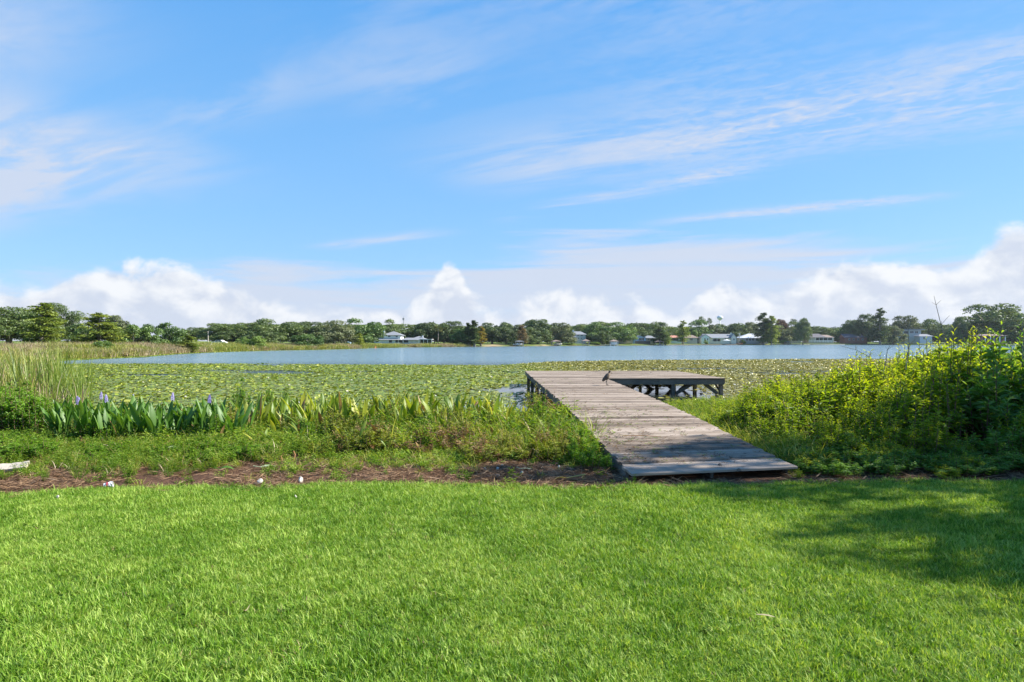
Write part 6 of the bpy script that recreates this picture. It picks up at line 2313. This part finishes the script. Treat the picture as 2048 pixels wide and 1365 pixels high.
M_PALE = leaf_mat('pale_cut_leaf', ((0.20, 0.27, 0.13), (0.29, 0.36, 0.20), (0.40, 0.46, 0.28)), 0.2, 0.08, 0.1)
M_YEL = leaf_mat('yellow_cut_leaf', ((0.30, 0.30, 0.06), (0.45, 0.42, 0.10), (0.55, 0.50, 0.16)), 0.25, 0.06, 0.1)
flat_leaf('cut_leaf', 'large pale green cut leaf lying above the soil at left', 322, 908, 0.36, 0.13, 0.1, M_PALE, 0.16, 0.5, 0.12, 0.0)
flat_leaf('cut_leaf', 'yellow cut leaf with long stalk on the lawn edge near dock', 1132, 962, 0.20, 0.07, 3.5, M_YEL, 0.05, 0.3, 0.1, 0.30)
flat_leaf('cut_leaf', 'dark green leaf slanting over the litter left of centre', 690, 900, 0.30, 0.10, 2.4, M_PICK, 0.12, 0.9, 0.1, 0.1)
flat_leaf('cut_leaf', 'pale leaf lying on bare soil in front of the pale stalks', 520, 936, 0.24, 0.07, 0.5, M_PALE, 0.04, 0.2, 0.08, 0.1)
flat_leaf('cut_leaf', 'green leaf on the soil below the large pale one', 438, 943, 0.22, 0.07, 0.2, M_PICK, 0.05, 0.3, 0.2, 0.08)
flat_leaf('cut_leaf', 'pale leaf flat on the soil nearest the dock', 1040, 939, 0.20, 0.05, 0.05, M_PALE, 0.03, 0.1, 0.05, 0.05)
flat_leaf('cut_leaf', 'yellowing leaf lying left of the dark slanting leaf', 636, 893, 0.26, 0.09, 1.2, M_YEL, 0.14, 0.6, 0.12, 0.1)
flat_leaf('dry_leaf', 'narrow dry tan leaf lying in the lawn at lower right', 1512, 1258, 0.13, 0.016, -0.25, M_DRYREED, 0.10, 0.2, 0.06, 0.0)
flat_leaf('dry_leaf', 'upright pale dry blade in the lawn at lower left', 486, 1240, 0.11, 0.012, 1.5, M_DRYREED, 0.08, 0.2, -0.3, 0.0)

# stubs of cut stalks in the soil
rng = random.Random(14)
for i in range(26):
    c, r = rng.choice([(95, 890), (330, 905), (410, 890), (850, 880), (240, 900), (560, 900)])
    x, y, _ = px(c + rng.uniform(-40, 40), r + rng.uniform(-8, 22), 0.22)
    L = rng.uniform(0.10, 0.24)
    mb = MB().tube([(0, 0, -0.03), (rng.uniform(-.05, .05), rng.uniform(-.05, .05), L * .6), (rng.uniform(-.1, .1), rng.uniform(-.1, .1), L)], [0.016, 0.013, 0.010], 6)
    o = mb.build('cut_stalk', plain('orange_stalk', (0.36, 0.19, 0.08), 0.8, 0.2) if i == 0 else bpy.data.materials['orange_stalk'], None, loc=(x, y, gz(x, y)))
    tag(o, 'short orange-brown cut stalk sticking out of the weedy bank', 'stalk', 'cut stalks in the weedy bank')

# litter on the planks
rg = np.random.default_rng(17)
bits = []
for i in range(4):
    n = 6
    a = rg.uniform(0, 6.28, n)
    p = np.column_stack([rg.normal(0, 0.03, n), rg.normal(0, 0.03, n), np.full(n, 0.004)])
    dd = np.column_stack([np.cos(a), np.sin(a), rg.uniform(0, 0.5, n)])
    v, f, t = leaves(p, dd, np.tile([0, 0, 1.0], (n, 1)), rg.uniform(0.02, 0.07, n), rg.uniform(0.008, 0.02, n), rg.uniform(0, 0.7, n), 0.0, 0.2)
    bits.append(mesh_np('litter', v, f, [M_STRAW, M_DEADLEAF, M_BARK, M_WEED][i], t))
n = 900
y = 8.9 + 6.5 * rg.beta(1.3, 1.8, n)
y[700:] = rg.uniform(9, 26, 200)
q = np.where(rg.uniform(0, 1, n) < 0.55, rg.beta(1.0, 3.0, n), rg.uniform(0, 1, n))
xl = np.interp(y, LEFT[:, 0], LEFT[:, 1]) + 0.06
xr = np.interp(y, RIGHT[:, 0], RIGHT[:, 1]) - 0.06
x = xl + (xr - xl) * q
z = np.array([deck_z(v) for v in y + 0.07 - 0.41 * q * np.clip(1 - (y - 8.67) / 7.5, 0, 1) * 0.0]) + 0.002
k = y > 9.25
o = scatter('leaf_litter', np.column_stack([x, y, z])[k], rots(rg, n, 0.03)[k], rg.uniform(0.5, 1.3, n)[k], rg.choice([0, 1, 2, 2, 3], n)[k], bits)
tag(o, 'dry leaf and twig litter scattered over the foot of the dock', 'litter', kind='stuff')
mb = MB().tube([(-0.35, 0, 0.012), (0, 0.01, 0.02), (0.35, -0.03, 0.012)], [0.007, 0.008, 0.004], 5)
o = mb.build('dry_stalk', bpy.data.materials['orange_stalk'], None, loc=(2.42, 11.2, deck_z(11.27) + 0.0))
o.rotation_euler = (0.0, 0.0, -0.08)
tag(o, 'long dry reed stalk lying across the planks at the shade line', 'stalk')
for c, r, lb in ((1336, 743.5, 'dark dropping on the far platform planks right of the bird'), (1302, 746, 'small dark speck on the platform planks behind the bird'), (1478, 938, 'dark clod on the shaded front planks'), (1440, 930, 'dark clump of debris near the front edge of the dock')):
    zz = 0.735 if r < 800 else 0.43
    x, y, _ = px(c, r, zz)
    mb = MB()
    mb.tube([(0, 0, 0), (0, 0, 0.02), (0.005, 0, 0.035)], [0.04, 0.03, 0.008], 7)
    o = mb.build('debris_clump', M_BARK, None, loc=(x, y, deck_z(y) + 0.001))
    tag(o, lb, 'debris')
# ================================================================== THE AIR
def build_haze():
    m, t, out = new_mat('haze')
    v = t.new('ShaderNodeVolumePrincipled')
    v.inputs['Color'].default_value = (0.80, 0.88, 1.0, 1)
    v.inputs['Density'].default_value = 0.00006
    v.inputs['Anisotropy'].default_value = 0.2
    t.l.new(v.outputs[0], out.inputs['Volume'])
    o = MB().box(-1500, 1500, -60, 1400, -4.0, 75.0).build('haze', m)
    tag(o, kind='stuff')


build_haze()
